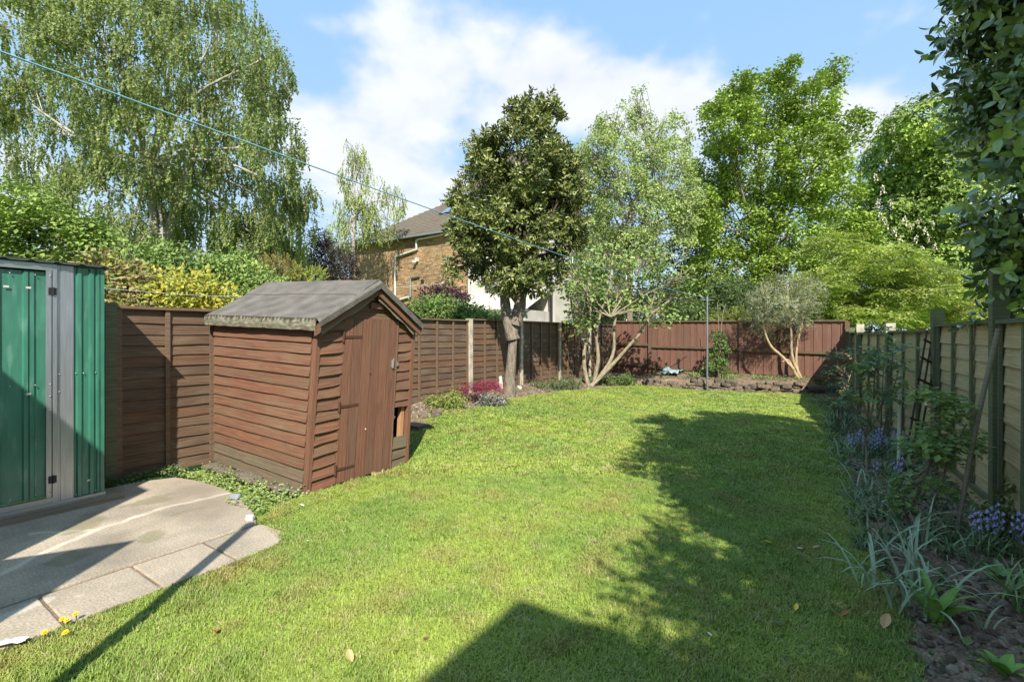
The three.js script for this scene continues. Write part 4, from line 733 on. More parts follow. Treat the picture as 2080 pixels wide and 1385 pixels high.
// fig with several pale stems by the corner
{
  const Z = 13.0, b = at(1205, 770, Z); b.y = 0.2;
  const q = (u, v, dz = 0) => at(u, v, Z + dz);
  const lobes = [[1190, 590, 40, 45], [1255, 590, 55, 40], [1320, 590, 50, 45], [1380, 600, 40, 38], [1335, 640, 40, 22], [1240, 530, 55, 40], [1310, 530, 50, 40], [1175, 640, 24, 30], [1390, 560, 30, 26], [1160, 560, 24, 40]].map(([u, v, a, c], i) => lobe(u, v, Z + ((i * 3) % 4 - 1.5) * 0.35, a, c, 0.6));
  const fig = tree('fig_tree', 'sprawling fig with pale bare stems in the far left corner', 'tree', b, { stems: [
    [q(1195, 785), q(1186, 735), q(1190, 690), q(1200, 640), q(1195, 590)], [q(1205, 785, 0.2), q(1215, 730, 0.2), q(1212, 680, 0.2), q(1222, 630, 0.2), q(1240, 580, 0.2)], [q(1200, 785, -0.1), q(1240, 745, -0.1), q(1280, 700, -0.2), q(1305, 670, -0.3), q(1330, 600, -0.3)], [q(1210, 780, 0.3), q(1245, 720, 0.4), q(1248, 660, 0.4), q(1262, 600, 0.4)], [q(1305, 672, -0.3), q(1312, 650, -0.3), q(1360, 610, -0.3)], [q(1190, 700), q(1170, 660), q(1158, 600)]],
    fork: q(1240, 640), r0: 0.062, taper: 0.4, radial: 7, r1: 0.022, bark: barkPale, lobes, geos: [puff(5, 0.12, 0.095, 0.17, 95, 0.8), puff(5, 0.11, 0.085, 0.2, 96, 0.8)], mat: leafHalf, n: 620, scale: [0.6, 1.15], orient: 'flat', cols: [[0.228, 0.336, 0.06], [0.3, 0.408, 0.108], [0.156, 0.24, 0.048]], gap: -0.1, freq: 1.4, seed: 93, shell: 0.8, twigs: 22, bendy: 0.5, thin: 0.02 });
}
const mapleGeo = [puff(9, 0.15, 0.12, 0.27, 101, 0.7), puff(10, 0.14, 0.11, 0.3, 102, 0.7), puff(6, 0.16, 0.13, 0.22, 103, 0.7)];
{
  const Z = 22, b = at(1560, 680, Z).setY(0);
  const lobes = [[1480, 250, 58, 55], [1560, 215, 62, 65], [1655, 215, 40, 65], [1440, 370, 48, 80], [1545, 330, 85, 85], [1650, 330, 75, 80], [1500, 450, 85, 80], [1610, 460, 95, 80], [1700, 420, 55, 90], [1490, 550, 95, 55], [1600, 560, 100, 55], [1690, 540, 60, 60], [1425, 440, 35, 60], [1690, 155, 16, 26], [1595, 150, 18, 24], [1500, 185, 22, 26], [1450, 215, 18, 20], [1720, 270, 26, 40], [1740, 480, 40, 50]].map(([u, v, a, c], i) => lobe(u, v, Z + ((i * 3) % 5 - 2) * 0.7, a, c, 1.3));
  tree('maple_tree', 'tall bright green maple with upright branches beyond the far fence', 'tree', b, { fork: at(1560, 520, Z), r0: 0.2, r1: 0.075, bark: barkGrey, lobes, geos: mapleGeo, mat: leafHalf, n: 7600, scale: [0.65, 1.2], orient: 'flat', cols: [[0.276, 0.396, 0.042], [0.36, 0.468, 0.066], [0.204, 0.3, 0.036]], gap: 0.03, freq: 1.5, seed: 103, shell: 0.8, twigs: 9, bendy: 0.3 });
}
{
  const Z = 27, b = at(1408, 680, Z).setY(0);
  tree('dark_oak', 'dark bluish evergreen between the apple and the maple', 'tree', b, { fork: at(1410, 600, Z), r0: 0.2, bark: barkDark, lobes: [[1415, 460, 38, 50], [1400, 530, 50, 60], [1435, 560, 50, 60], [1380, 600, 60, 50], [1450, 620, 60, 50]].map(([u, v, a, c]) => lobe(u, v, Z, a, c, 1.5)), geos: midPuff, mat: leafSoft, n: 1900, scale: [0.9, 1.5], orient: 'rand', cols: [[0.05, 0.075, 0.04], [0.07, 0.09, 0.05], [0.035, 0.055, 0.03]], gap: -0.08, freq: 0.7, seed: 111, shell: 0.9 });
}
{
  const Z = 27, b = at(1860, 680, Z).setY(0);
  const lobes = [[1880, 260, 80, 62], [1830, 330, 75, 80], [1920, 330, 80, 90], [1800, 430, 60, 90], [1880, 430, 90, 80], [1960, 430, 80, 100], [1830, 530, 85, 60], [1920, 540, 90, 60], [1760, 480, 20, 60], [1880, 610, 110, 60]].map(([u, v, a, c], i) => lobe(u, v, Z + ((i * 3) % 5 - 2) * 0.8, a, c, 2));
  const g = tree('horse_chestnut', 'large horse chestnut with white flower candles behind the right fence', 'tree', b, { fork: at(1870, 560, Z), r0: 0.35, r1: 0.12, bark: barkDark, lobes, geos: [whorl(7, 0.22, 0.1, 0.03, 0.1, 121), puff(11, 0.17, 0.11, 0.38, 122, 0.7), puff(10, 0.16, 0.1, 0.36, 124, 0.7)], mat: leafHalf, n: 8200, scale: [0.7, 1.4], orient: 'out', up: 0.6, cols: [[0.2, 0.312, 0.041], [0.312, 0.438, 0.056], [0.112, 0.194, 0.037], [0.413, 0.525, 0.088]], gap: 0.0, freq: 1.0, seed: 123, shell: 1.2, twigs: 6 });
  const r = rng(125), cg = puff(16, 0.05, 0.045, 0.05, 126); cg.scale(1.2, 3.2, 1.2);
  const cm = std({ color: lin(0.72, 0.66, 0.5), roughness: 0.8 });
  for (const [u, v] of [[1800, 455], [1818, 470], [1838, 448], [1852, 462], [1868, 452], [1880, 470], [1832, 484], [1808, 496], [1895, 455], [1850, 500], [1875, 505], [1790, 440], [1900, 500], [1815, 260], [1800, 330], [1825, 300], [1780, 360], [1795, 385], [1812, 410], [1786, 412], [1862, 485], [1889, 486]]) { const m = part('flower_candle', cg, cm, g), p = at(u, v, Z - 2.3 + r() * 0.5).sub(b); m.position.copy(p); m.rotation.set((r() - 0.5) * 0.4, r() * 6, (r() - 0.5) * 0.4); m.scale.setScalar(0.9 + r() * 0.5); }
}
{
  const Z = 17.5, b = at(1797, 680, Z).setY(0);
  const lobes = [[1790, 520, 75, 22], [1760, 560, 90, 20], [1830, 555, 85, 22], [1720, 605, 70, 22], [1800, 600, 90, 22], [1880, 600, 75, 25], [1700, 640, 70, 22], [1790, 640, 90, 22], [1900, 640, 100, 22], [1960, 605, 60, 28], [1670, 570, 40, 30], [1690, 500, 40, 30], [1985, 640, 50, 25], [1640, 620, 50, 30], [1930, 570, 40, 20]].map(([u, v, a, c], i) => lobe(u, v, Z + ((i * 3) % 5 - 2) * 0.4, a, c, 1.0));
  tree('hornbeam', 'yellow green layered hornbeam spreading over the right rear corner', 'tree', b, { fork: at(1797, 600, Z), r0: 0.06, r1: 0.025, bark: barkGrey, lobes, geos: [spray(12, 0.1, 0.065, 0.5, 131), spray(12, 0.095, 0.06, 0.45, 132)], mat: leafThin, n: 4800, scale: [0.75, 1.2], orient: 'flat', cols: [[0.38, 0.471, 0.057], [0.31, 0.414, 0.046], [0.483, 0.529, 0.092], [0.23, 0.322, 0.046]], gap: 0.02, freq: 2.0, seed: 133, shell: 0.6, twigs: 7 });
}
shrub('dark_yew', 'dense dark green yew behind the far fence left of the olive', 'tree', 1480, 18.5, [[1480, 610, 55, 45, 1], [1440, 640, 50, 40, 1], [1530, 630, 50, 40, 1], [1500, 670, 90, 40, 1], [1400, 650, 60, 40, 1]], { geos: midPuff, n: 1900, cols: [[0.078, 0.13, 0.026], [0.117, 0.182, 0.033], [0.052, 0.091, 0.019]], seed: 141 });
shrub('dark_yew', 'near black shrub behind the far fence right of the olive', 'tree', 1690, 20, [[1690, 620, 70, 40, 1], [1640, 660, 60, 40, 1], [1760, 650, 60, 50, 1], [1860, 590, 70, 60, 1], [1950, 620, 80, 60, 1]], { geos: midPuff, n: 1900, cols: [[0.035, 0.055, 0.025], [0.05, 0.075, 0.03], [0.025, 0.04, 0.018]], seed: 142 });
shrub('golden_shrub', 'small yellow green shrub peeping over the far fence by the yew', 'shrub', 1488, 16.4, [[1490, 645, 28, 16], [1470, 665, 40, 25]], { geos: smallPuff, n: 380, cols: [[0.2, 0.22, 0.02], [0.13, 0.17, 0.02]], seed: 143 });
shrub('privet_bush', 'leafy hedge filling the gap behind the corner fig', 'hedge', 1200, 20, [[1180, 640, 60, 50, 1], [1260, 650, 70, 50, 1], [1340, 640, 70, 60, 1], [1150, 600, 40, 50, 1]], { geos: midPuff, n: 1500, cols: [[0.143, 0.208, 0.065], [0.195, 0.26, 0.091], [0.091, 0.143, 0.046]], seed: 144, gap: -0.02 });
{ // pinkish trellis over the right fence
  const a = at(1862, 652, 20), c = at(2040, 652, 18.0), g = thing('lattice_trellis', 'pinkish diamond lattice trellis seen over the right fence', 'trellis', a.clone().setY(0), Math.atan2(-(c.z - a.z), c.x - a.x)), L = Math.hypot(c.x - a.x, c.z - a.z), y0 = 1.75, y1 = 3.12, H = y1 - y0, m = std({ color: srgb(214, 158, 128), roughness: 0.8 });
  const lath = box(-H * 0.72, H * 0.72, -0.012, 0.012, -0.005, 0.005);
  for (let x = H / 2; x < L - H / 2 + 0.02; x += 0.15) for (const d of [1, -1]) { const p = part('lath', lath, m, g); p.position.set(x, (y0 + y1) / 2, d * 0.006); p.rotation.z = d * Math.PI / 4; }
  part('frame', merge([box(0, L, y1 - 0.04, y1 + 0.01, -0.02, 0.02), box(0, L, y0 - 0.04, y0, -0.02, 0.02), box(0, 0.05, 0, y1 - 0.04, -0.019, 0.019), box(L - 0.05, L, 0, y1 - 0.04, -0.019, 0.019)]), m, g);
}
// evergreen leaning over the right fence and above the viewer
{
  const b = V3(4.25, 0, -2.45);
  const vis = [[4.0, 3.95, 3.55, 0.55, 0.6], [3.98, 3.15, 3.5, 0.42, 0.5], [3.95, 2.5, 3.6, 0.34, 0.45], [3.9, 2.05, 3.7, 0.26, 0.34], [3.9, 4.3, 3.3, 0.55, 0.5], [4.3, 3.5, 3.9, 0.5, 0.6], [4.5, 3.0, 3.4, 0.7, 1.0], [4.4, 2.2, 3.5, 0.5, 0.6], [4.5, 4.6, 3.6, 0.8, 0.8], [3.62, 3.9, 3.3, 0.22, 0.3], [4.15, 1.85, 3.9, 0.25, 0.2]].map((a) => L3(...a));
  const shade = [[3.3, 5.6, 2.25, 0.75, 0.65], [4.2, 5.3, 1.9, 0.9, 0.7], [3.0, 4.7, 1.55, 0.8, 0.7], [2.45, 4.0, 1.3, 0.75, 0.6], [2.75, 3.7, 0.6, 0.9, 0.7], [2.45, 3.6, -0.1, 0.8, 0.7], [2.1, 3.8, -1.0, 0.85, 0.7], [3.7, 4.4, 2.1, 0.7, 0.8], [3.7, 4.0, 1.0, 1.0, 1.0], [3.5, 3.9, 0.0, 1.0, 0.9], [4.4, 4.8, 2.6, 0.8, 0.9], [3.3, 5.0, 0.8, 1.0, 0.8], [4.4, 4.2, 1.4, 1.0, 1.2], [1.5, 3.9, -1.6, 0.6, 0.5]].map((a) => L3(...a));
  shade.forEach((l) => { l.w = 1.5; }); vis.forEach((l) => { l.w = 2.2; });
  const lobes = vis.concat(shade);
  tree('holly_tree', 'dark glossy leaved evergreen overhanging the right fence in the foreground', 'tree', b, { stems: [[V3(4.25, -0.1, -2.45), V3(4.2, 1, -2.5), V3(4.1, 2.2, -2.4), V3(3.9, 3.6, -2.1)], [V3(4.15, 1.8, -2.45), V3(4.1, 2.6, -3.0), V3(3.95, 3.4, -3.4)]], fork: V3(4.05, 2.9, -2.3), r0: 0.12, r1: 0.04, bark: barkDark, lobes, geos: [whorl(7, 0.09, 0.05, 0.17, 0.55, 151, leafOval), whorl(6, 0.085, 0.047, 0.14, 0.3, 152, leafOval), whorl(9, 0.08, 0.044, 0.26, 0.7, 153, leafOval)], mat: new THREE.MeshPhysicalMaterial({ color: 0xffffff, roughness: 0.4, clearcoat: 0.9, clearcoatRoughness: 0.2, side: THREE.DoubleSide }), n: 14500, scale: [0.7, 1.25], orient: 'out', up: 0.1, cols: [[0.131, 0.2, 0.078], [0.174, 0.26, 0.086], [0.096, 0.148, 0.062], [0.295, 0.434, 0.086]], gap: -0.1, freq: 2.0, seed: 155, shell: 0.45, twigs: 5, thin: 0.008 });
}
// olive like shrub with pale stems
{
  const Z = 12.9, b = at(1632, 790, Z); b.y = 0.06;
  const q = (u, v, dz = 0) => at(u, v, Z + dz);
  const lobes = [[1590, 610, 55, 30], [1555, 645, 42, 26], [1640, 600, 32, 32], [1600, 580, 50, 18], [1630, 640, 30, 25], [1580, 670, 40, 18], [1545, 620, 30, 22]].map(([u, v, a, c], i) => lobe(u, v, Z + ((i * 3) % 4 - 1.5) * 0.22, a, c, 0.45));
  tree('olive_tree', 'small grey green olive with pale twisting stems before the far fence', 'tree', b, { stems: [[q(1638, 795), q(1622, 760), q(1618, 720), q(1622, 690), q(1634, 640)], [q(1628, 770), q(1610, 725), q(1608, 680), q(1604, 630)], [q(1612, 750), q(1590, 725), q(1568, 705), q(1556, 680), q(1550, 650)], [q(1630, 785), q(1612, 750), q(1600, 730), q(1590, 735)]], fork: q(1600, 660), r0: 0.045, taper: 0.4, radial: 7, r1: 0.012, bark: barkCream, lobes, geos: [whorl(14, 0.055, 0.014, 0.16, 0.7, 161), whorl(12, 0.05, 0.014, 0.14, 0.6, 162)], mat: leafMatte, n: 1500, scale: [0.75, 1.2], orient: 'out', up: 0.4, cols: [[0.242, 0.264, 0.154], [0.33, 0.341, 0.22], [0.165, 0.187, 0.088], [0.308, 0.319, 0.132]], gap: -0.1, freq: 2, seed: 163, shell: 0.8, twigs: 8, thin: 0.008 });
}
//@@PLANTS
// ---------------------------------------------------------------- low stone wall, edging, small things
const stoneMats = [bark([128, 114, 96], [94, 82, 68], [146, 134, 114], 201), bark([116, 104, 90], [84, 75, 63], [132, 126, 104], 207), bark([138, 122, 102], [104, 90, 74], [118, 116, 90], 213)];
function stoneGeo(a, b, c, seed) {
  const q = new THREE.BoxGeometry(a, b, c, 3, 2, 2), p = q.attributes.position;
  for (let k = 0; k < p.count; k++) { const x = p.getX(k) / a * 2, y = p.getY(k) / b * 2, z = p.getZ(k) / c * 2, f = 1 - 0.16 * (Math.abs(x * y) + Math.abs(y * z) + Math.abs(x * z)) / 2, e = 1 + 0.22 * fbm(x * 1.7 + seed, y * 1.7, z * 1.7, 2) * 2; p.setXYZ(k, p.getX(k) * f * e, p.getY(k) * f * e, p.getZ(k) * f * e); }
  boxUV(q); q.computeVertexNormals(); return q;
}
const stoneGeos = [0, 1, 2, 3, 4, 5].map((k) => stoneGeo(0.2 + 0.05 * (k % 3), 0.085 + 0.012 * (k % 2), 0.17, k * 3.3));
{
  const g = thing('stone_wall', 'low dry stone wall edging the raised bed at the far end', 'wall', gp(13.6, -4.6), TURN - Math.PI / 2 + Math.atan(0.235)), r = rng(301); // local x = along n
  for (let k = 0; k < 4; k++) for (let x = (k % 2) * 0.1; x < 3.95; ) { const m = part('stone', stoneGeos[Math.floor(r() * 6)], stoneMats[Math.floor(r() * 3)], g), w = 0.17 + r() * 0.12; m.scale.set(w / 0.22, 0.7 + r() * 0.6, 0.9 + r() * 0.4); m.position.set(x + w / 2, 0.02 + k * 0.078 + (r() - 0.5) * 0.034, (r() - 0.5) * 0.11 - k * 0.035); m.rotation.set((r() - 0.5) * 0.4, (r() - 0.5) * 0.5, (r() - 0.5) * 0.3); if (!(k === 3 && r() > 0.55)) x += w + 0.01; else { g.remove(m); x += w; } }
}
{
  const g = thing('stone_edging', 'loose pale stones edging the left border near the shed', 'stones', gp(6.1, -5.62, 0.15), TURN), r = rng(311);
  for (let i = 0; i < 12; i++) { const m = part('stone', stoneGeos[i % 6], stoneMats[i % 3], g); m.position.set(-0.9 + i * 0.2 + (r() - 0.5) * 0.06, lawnH(5.2 + i * 0.2, -5.6) - 0.13, (r() - 0.5) * 0.16); m.rotation.set(0, r() * 6, (r() - 0.5) * 0.2); m.scale.setScalar(0.55 + r() * 0.6); }
  part('flat_slab', new THREE.BoxGeometry(0.62, 0.05, 0.34), stoneMats[2], g, 'flat stone slab').position.set(-0.55, -0.02, 0.2);
}
function ribbon(q, base, az, len, wid, rise, droop, twist = 0, N = 6) { // arching strap leaf
  const d = V3(Math.sin(az), 0, Math.cos(az)), side = V3(Math.cos(az + twist), 0, -Math.sin(az + twist)); let pts = [], p = base.clone(), el = rise;
  for (let i = 0; i <= N; i++) { pts.push(p.clone()); const st = len / N; p.addScaledVector(d, Math.cos(el) * st); p.y += Math.sin(el) * st; el -= droop / N * (0.4 + 1.2 * i / N); }
  for (let i = 0; i < N; i++) { const w = (t) => wid * 0.5 * Math.pow(Math.max(0.02, 1 - Math.pow(t, 2.2)), 0.8) * (0.6 + 0.4 * Math.min(1, t * 5)), w0 = w(i / N), w1 = w((i + 1) / N), k = (P, w, s) => P.clone().addScaledVector(side, s * w), dn = (P, w) => P.clone().add(V3(0, -w * 0.35, 0));
    q.quad(k(pts[i], w0, -1), dn(pts[i], w0), dn(pts[i + 1], w1), k(pts[i + 1], w1, -1)).quad(dn(pts[i], w0), k(pts[i], w0, 1), k(pts[i + 1], w1, 1), dn(pts[i + 1], w1)); }
}
const ground2 = (u, v, y = 0.02) => { const Z = (EYE - y) * F / (v - CV); return V3((u - CU) / F * Z, y, -Z); };
const strapMat = (r, g, b) => std({ color: lin(r, g, b), roughness: 0.55 });
const strapGrey = strapMat(0.32, 0.41, 0.26), strapGreen = strapMat(0.19, 0.3, 0.1), strapLush = strapMat(0.2, 0.37, 0.06), blueBell = std({ color: lin(0.36, 0.34, 0.6), roughness: 0.7 }), stemGreen = strapMat(0.09, 0.15, 0.04);
function strapClump(name, label, cat, u, v, n, len, wid, mat, seed, o = {}) {
  const b = ground2(u, v), g = thing(name, label, cat, b, 0, o.group), r = rng(seed);
  for (let i = 0; i < n; i++) { const q = new Quads(); ribbon(q, V3((r() - 0.5) * (o.spread ?? 0.12), -0.01, (r() - 0.5) * (o.spread ?? 0.12)), r() * 6.28, len * (0.6 + r() * 0.5), wid * (0.7 + r() * 0.5), 0.8 + r() * 0.65, (o.droop ?? 1.6) * (0.6 + r() * 0.8), (r() - 0.5) * 0.8); part('leaf', q.geo(), mat, g); }
  for (let i = 0; i < (o.bells || 0); i++) { const a = r() * 6.28, h = 0.2 + r() * 0.14, x = (r() - 0.5) * 0.34, z = (r() - 0.5) * 0.34, top = V3(x + Math.sin(a) * 0.06, h, z + Math.cos(a) * 0.06), q = [];
    const st = part('stalk', limb([V3(x, 0, z), V3(x, h * 0.6, z), top], 0.004, 0.003, 5, 4), stemGreen, g);
    for (let k = 0; k < 7; k++) { const c = new THREE.ConeGeometry(0.011, 0.026, 5, 1, true); c.rotateX((r() - 0.5) * 1.5); c.translate(top.x + Math.sin(k * 2.1) * 0.018, top.y - k * 0.017 + 0.01, top.z + Math.cos(k * 2.1) * 0.018); q.push(c); }
    part('flower_spike', merge(q), blueBell, st); st.children[0].position.set(0, 0, 0); }
  return g;
}
strapClump('daffodil_clump', 'grey green arching daffodil leaves flopping onto the near lawn edge', 'plant', 1850, 1215, 46, 0.52, 0.02, strapGrey, 401, { spread: 0.42, droop: 2.1 });
strapClump('daffodil_clump', 'upright grey green daffodil leaves just behind the flopping clump', 'plant', 1835, 1105, 20, 0.5, 0.018, strapGrey, 402, { spread: 0.3, droop: 1.7 });
strapClump('daffodil_clump', 'dark green strappy clump at the right picture edge below ivy', 'plant', 2075, 1235, 38, 0.42, 0.016, strapGreen, 403, { spread: 0.2, droop: 1.9 });
strapClump('daffodil_clump', 'strappy leaf clump on the lawn edge below the blue flowers', 'plant', 1800, 1000, 26, 0.4, 0.018, strapGrey, 404, { spread: 0.4, droop: 2.1 });
strapClump('daffodil_clump', 'pale leaf tuft at the bed corner beside the rose', 'plant', 1735, 915, 18, 0.3, 0.018, strapGrey, 405, { spread: 0.3, droop: 2.0 });
strapClump('daffodil_clump', 'small strappy sprout on bare soil at the bottom right', 'plant', 2008, 1290, 9, 0.22, 0.012, strapGrey, 406, { spread: 0.05, droop: 1.5 });
strapClump('bluebell_clump', 'large bluebell clump flowering beneath the tall rose', 'bluebells', 1765, 925, 46, 0.3, 0.014, strapGreen, 411, { spread: 0.5, droop: 1.8, bells: 20 });
strapClump('bluebell_clump', 'bluebells between the large clump and the white stake', 'bluebells', 1812, 925, 30, 0.28, 0.014, strapGreen, 412, { spread: 0.4, droop: 1.8, bells: 10 });
strapClump('bluebell_clump', 'few bluebells at the foot of the nearest dark post', 'bluebells', 2012, 1125, 16, 0.22, 0.012, strapGreen, 413, { spread: 0.2, droop: 1.8, bells: 7 });
strapClump('bluebell_clump', 'bluebells at the right picture edge beside the fence', 'bluebells', 2068, 1150, 22, 0.24, 0.012, strapGreen, 414, { spread: 0.25, droop: 1.8, bells: 11 });
strapClump('bluebell_clump', 'sparse bluebells before the trunk of the leafy near rose', 'bluebells', 1825, 1000, 12, 0.22, 0.012, strapGreen, 415, { spread: 0.3, bells: 6 });
strapClump('grass_tussock', 'grassy tussock on the raised bed behind the washing post', 'plant', 1480, 775, 30, 0.34, 0.014, strapLush, 421, { spread: 0.5, droop: 1.5 }).position.set(gx(14.5, -2.5), 0.32, gz(14.5, -2.5));
strapClump('grass_tussock', 'pale grassy tussock on the raised bed left of washing post', 'plant', 1420, 770, 24, 0.3, 0.014, strapLush, 422, { spread: 0.4, droop: 1.5 }).position.set(gx(14.45, -3.3), 0.33, gz(14.45, -3.3));
strapClump('grass_tussock', 'spiky tussock below the olive stems on the bed', 'plant', 1540, 775, 20, 0.26, 0.014, strapLush, 423, { spread: 0.4, droop: 1.5 }).position.set(gx(14.7, -1.7), 0.34, gz(14.7, -1.7));
function broadPlant(label, u, v, n, len, wid, mat, seed, y = 0.03) { // dock like rosette
  const g = thing('broadleaf_plant', label, 'plant', ground2(u, v, y)), r = rng(seed);
  for (let i = 0; i < n; i++) { const q = new Quads(); ribbon(q, V3(0, 0, 0), i * 2.4 + r(), len * (0.7 + r() * 0.5), wid * (0.8 + r() * 0.4), 0.7 + r() * 0.6, 1.4, (r() - 0.5) * 0.6, 7); part('leaf', q.geo(), mat, g); }
}
broadPlant('lush bright green broad leaves in the middle of the near border', 1905, 1262, 10, 0.26, 0.06, strapLush, 431);
broadPlant('round leaved seedling on bare soil at the bottom right corner', 2040, 1370, 8, 0.12, 0.06, strapLush, 432);
broadPlant('low dark leafy plant beside the right edge bluebells', 2035, 1185, 12, 0.16, 0.05, strapGreen, 433);
broadPlant('broad green leaves under the tall rose beside the stake', 1850, 960, 10, 0.2, 0.05, strapGreen, 434);
function rose(label, base, canes, leaves, seed, cols, flower) {
  const g = thing('rose_bush', label, 'rose', base), r = rng(seed), geos = [], list = [];
  for (const c of canes) {
    const pts = c.map((p) => p.clone().sub(base)); geos.push(limb(pts, 0.013, 0.005, 6, 10, 0.1, seed));
    const cv = new THREE.CatmullRomCurve3(c);
    for (let i = 0; i < 7; i++) { const t = 0.25 + r() * 0.75, p = cv.getPoint(t), e = p.clone().add(V3(r() - 0.5, r() * 0.7 - 0.15, r() - 0.5).multiplyScalar(0.34)); geos.push(limb([p, p.clone().lerp(e, 0.5).add(V3(0, 0.02, 0)), e].map((k) => k.clone().sub(base)), 0.004, 0.002, 4, 4)); if (t > 0.36) for (let k = 0; k < leaves + 2; k++) list.push({ p: p.clone().lerp(e, 0.35 + r() * 0.75).add(V3(r() - 0.5, r() - 0.5, r() - 0.5).multiplyScalar(0.09)), q: new THREE.Quaternion().setFromEuler(new THREE.Euler((r() - 0.3) * 0.9, r() * 6.28, (r() - 0.5) * 0.8, 'YXZ')), s: 0.75 + r() * 0.5, c: lin(...cols[Math.floor(r() * cols.length)]) }); }
  }
  part('canes', merge(geos), barkGrey, g);
  scatter(g, 'foliage', [spray(5, 0.062, 0.044, 0.11, seed), spray(5, 0.056, 0.04, 0.1, seed + 1)], leafThin, list);
  if (flower) { const q = []; for (let i = 0; i < 9; i++) { const s = new THREE.SphereGeometry(0.022, 7, 5, 0, Math.PI); s.scale(1, 1, 0.4); s.rotateX(-0.5 - (i % 3) * 0.3); s.rotateY(i * 0.7); s.translate(Math.sin(i * 0.7) * 0.014, 0, Math.cos(i * 0.7) * 0.014); q.push(s); } const f = part('flower', merge(q), std({ color: lin(0.75, 0.5, 0.42), roughness: 0.7 }), g); f.position.copy(flower.clone().sub(base)); }
}
{
  const roseCols = [[0.19, 0.3, 0.12], [0.25, 0.37, 0.13], [0.15, 0.24, 0.13], [0.31, 0.4, 0.1]];
  let Z = 5.3; const a = (u, v, dz = 0) => at(u, v, Z + dz);
  rose('tall leggy rose over the bluebells by the right fence', ground2(1762, 968), [[ground2(1762, 968), a(1757, 880), a(1740, 840), a(1722, 800), a(1712, 740)], [a(1757, 890), a(1780, 850), a(1800, 800), a(1812, 740), a(1815, 700)], [a(1757, 885), a(1775, 820), a(1778, 760), a(1790, 710)], [a(1770, 868), a(1745, 780), a(1750, 720)]], 4, 441, roseCols);
  Z = 3.75; rose('near leafy rose with a faded pink bloom before the leaning trellis', ground2(1850, 1112), [[ground2(1850, 1112), a(1848, 1060), a(1830, 1010), a(1870, 960), a(1990, 890)], [ground2(1872, 1105), a(1895, 1030), a(1920, 960), a(1935, 880), a(1940, 800)], [a(1840, 1010), a(1880, 960), a(1900, 880), a(1890, 810)], [a(1870, 960), a(1930, 920), a(1965, 860)], [a(1848, 1040), a(1905, 900), a(1910, 800)]], 6, 451, [[0.26, 0.4, 0.1], [0.36, 0.5, 0.13], [0.18, 0.29, 0.08]], a(1886, 820));
  Z = 7.6; rose('far rose with reddish young leaves near the end of the border', ground2(1705, 868), [[ground2(1705, 868), a(1704, 800), a(1702, 740), a(1698, 700)], [ground2(1710, 866), a(1716, 800), a(1740, 730)], [ground2(1702, 868), a(1690, 790), a(1694, 720)]], 4, 461, [[0.15, 0.24, 0.1], [0.24, 0.13, 0.07], [0.18, 0.27, 0.12]]);
  Z = 6.4; rose('thin rose between the tall leggy one and the white stake', ground2(1790, 905), [[ground2(1790, 905), a(1792, 820), a(1796, 740), a(1800, 690)], [ground2(1792, 905), a(1808, 820), a(1830, 740)]], 4, 471, roseCols);
}
{ // sticks and scraps along the right fence
  const b1 = ground2(1942, 1092), t1 = at(2030, 668, 3.62), g1 = thing('leaning_stick', 'long pale stick leaning against the nearest dark fence post', 'stick', b1);
  part('shaft', limb([V3(0, -0.02, 0), at(1985, 860, 3.6).sub(b1), t1.clone().sub(b1)], 0.014, 0.018, 8, 10, 0.08, 3), greyWood, g1);
  const b2 = ground2(1826, 962), g2 = thing('white_stake', 'upright whitish plastic stake at the middle of the border', 'stake', b2);
  part('shaft', limb([V3(0, -0.05, 0), at(1828, 850, 5.35).sub(b2), at(1832, 738, 5.35).sub(b2)], 0.016, 0.016, 8, 8, 0.02, 3), std({ color: srgb(206, 214, 196), roughness: 0.6 }), g2);
  const g3 = thing('broken_trellis', 'dark narrow wooden trellis leaning on the right fence', 'trellis', V3(4.62, 0.02, -5.62));
  const c0 = V3(4.62, 0.02, -5.62), bar = (a, b, w, name) => part(name, cyl(a.clone().sub(c0), b.clone().sub(c0), w, w, 4), darkWood, g3), Z = 5.55;
  const L = [at(1846, 900, Z - 0.15), at(1884, 672, Z)], M = [at(1858, 900, Z - 0.15), at(1897, 672, Z)], R = [at(1868, 900, Z - 0.15), at(1910, 680, Z)];
  for (const [a, b] of [L, M, R]) bar(a, b, 0.013, 'upright');
  for (const t of [0.2, 0.38, 0.55, 0.74, 0.9]) bar(L[0].clone().lerp(L[1], t).add(V3(-0.03, 0.03, 0.016)), R[0].clone().lerp(R[1], t).add(V3(0.03, -0.04, 0.016)), 0.014, 'cross_bar');
  const tb = new THREE.CylinderGeometry(0.17, 0.14, 0.2, 20, 1, true), p = at(1698, 800, 12); const g4 = thing('plastic_tub', 'dark grey plastic tub at the far end of the right border', 'tub', [p.x, 0.03, p.z]);
  part('wall', tb.translate(0, 0.1, 0), std({ color: srgb(60, 64, 72), roughness: 0.5 }), g4); part('rim', new THREE.TorusGeometry(0.172, 0.012, 6, 20).rotateX(Math.PI / 2).translate(0, 0.2, 0), std({ color: srgb(70, 74, 82), roughness: 0.5 }), g4); part('compost', new THREE.CircleGeometry(0.165, 18).rotateX(-Math.PI / 2).translate(0, 0.16, 0), soilMat, g4);
  const lp = at(1663, 788, 12.4); single('log', limb([V3(-0.3, 0.1, 0), V3(0, 0.11, 0.02), V3(0.32, 0.09, 0.05)], 0.1, 0.09, 10, 8, 0.15, 4), barkDark, 'short rotting log on the ground right of the olive', 'log', [lp.x, 0.02, lp.z]);
}
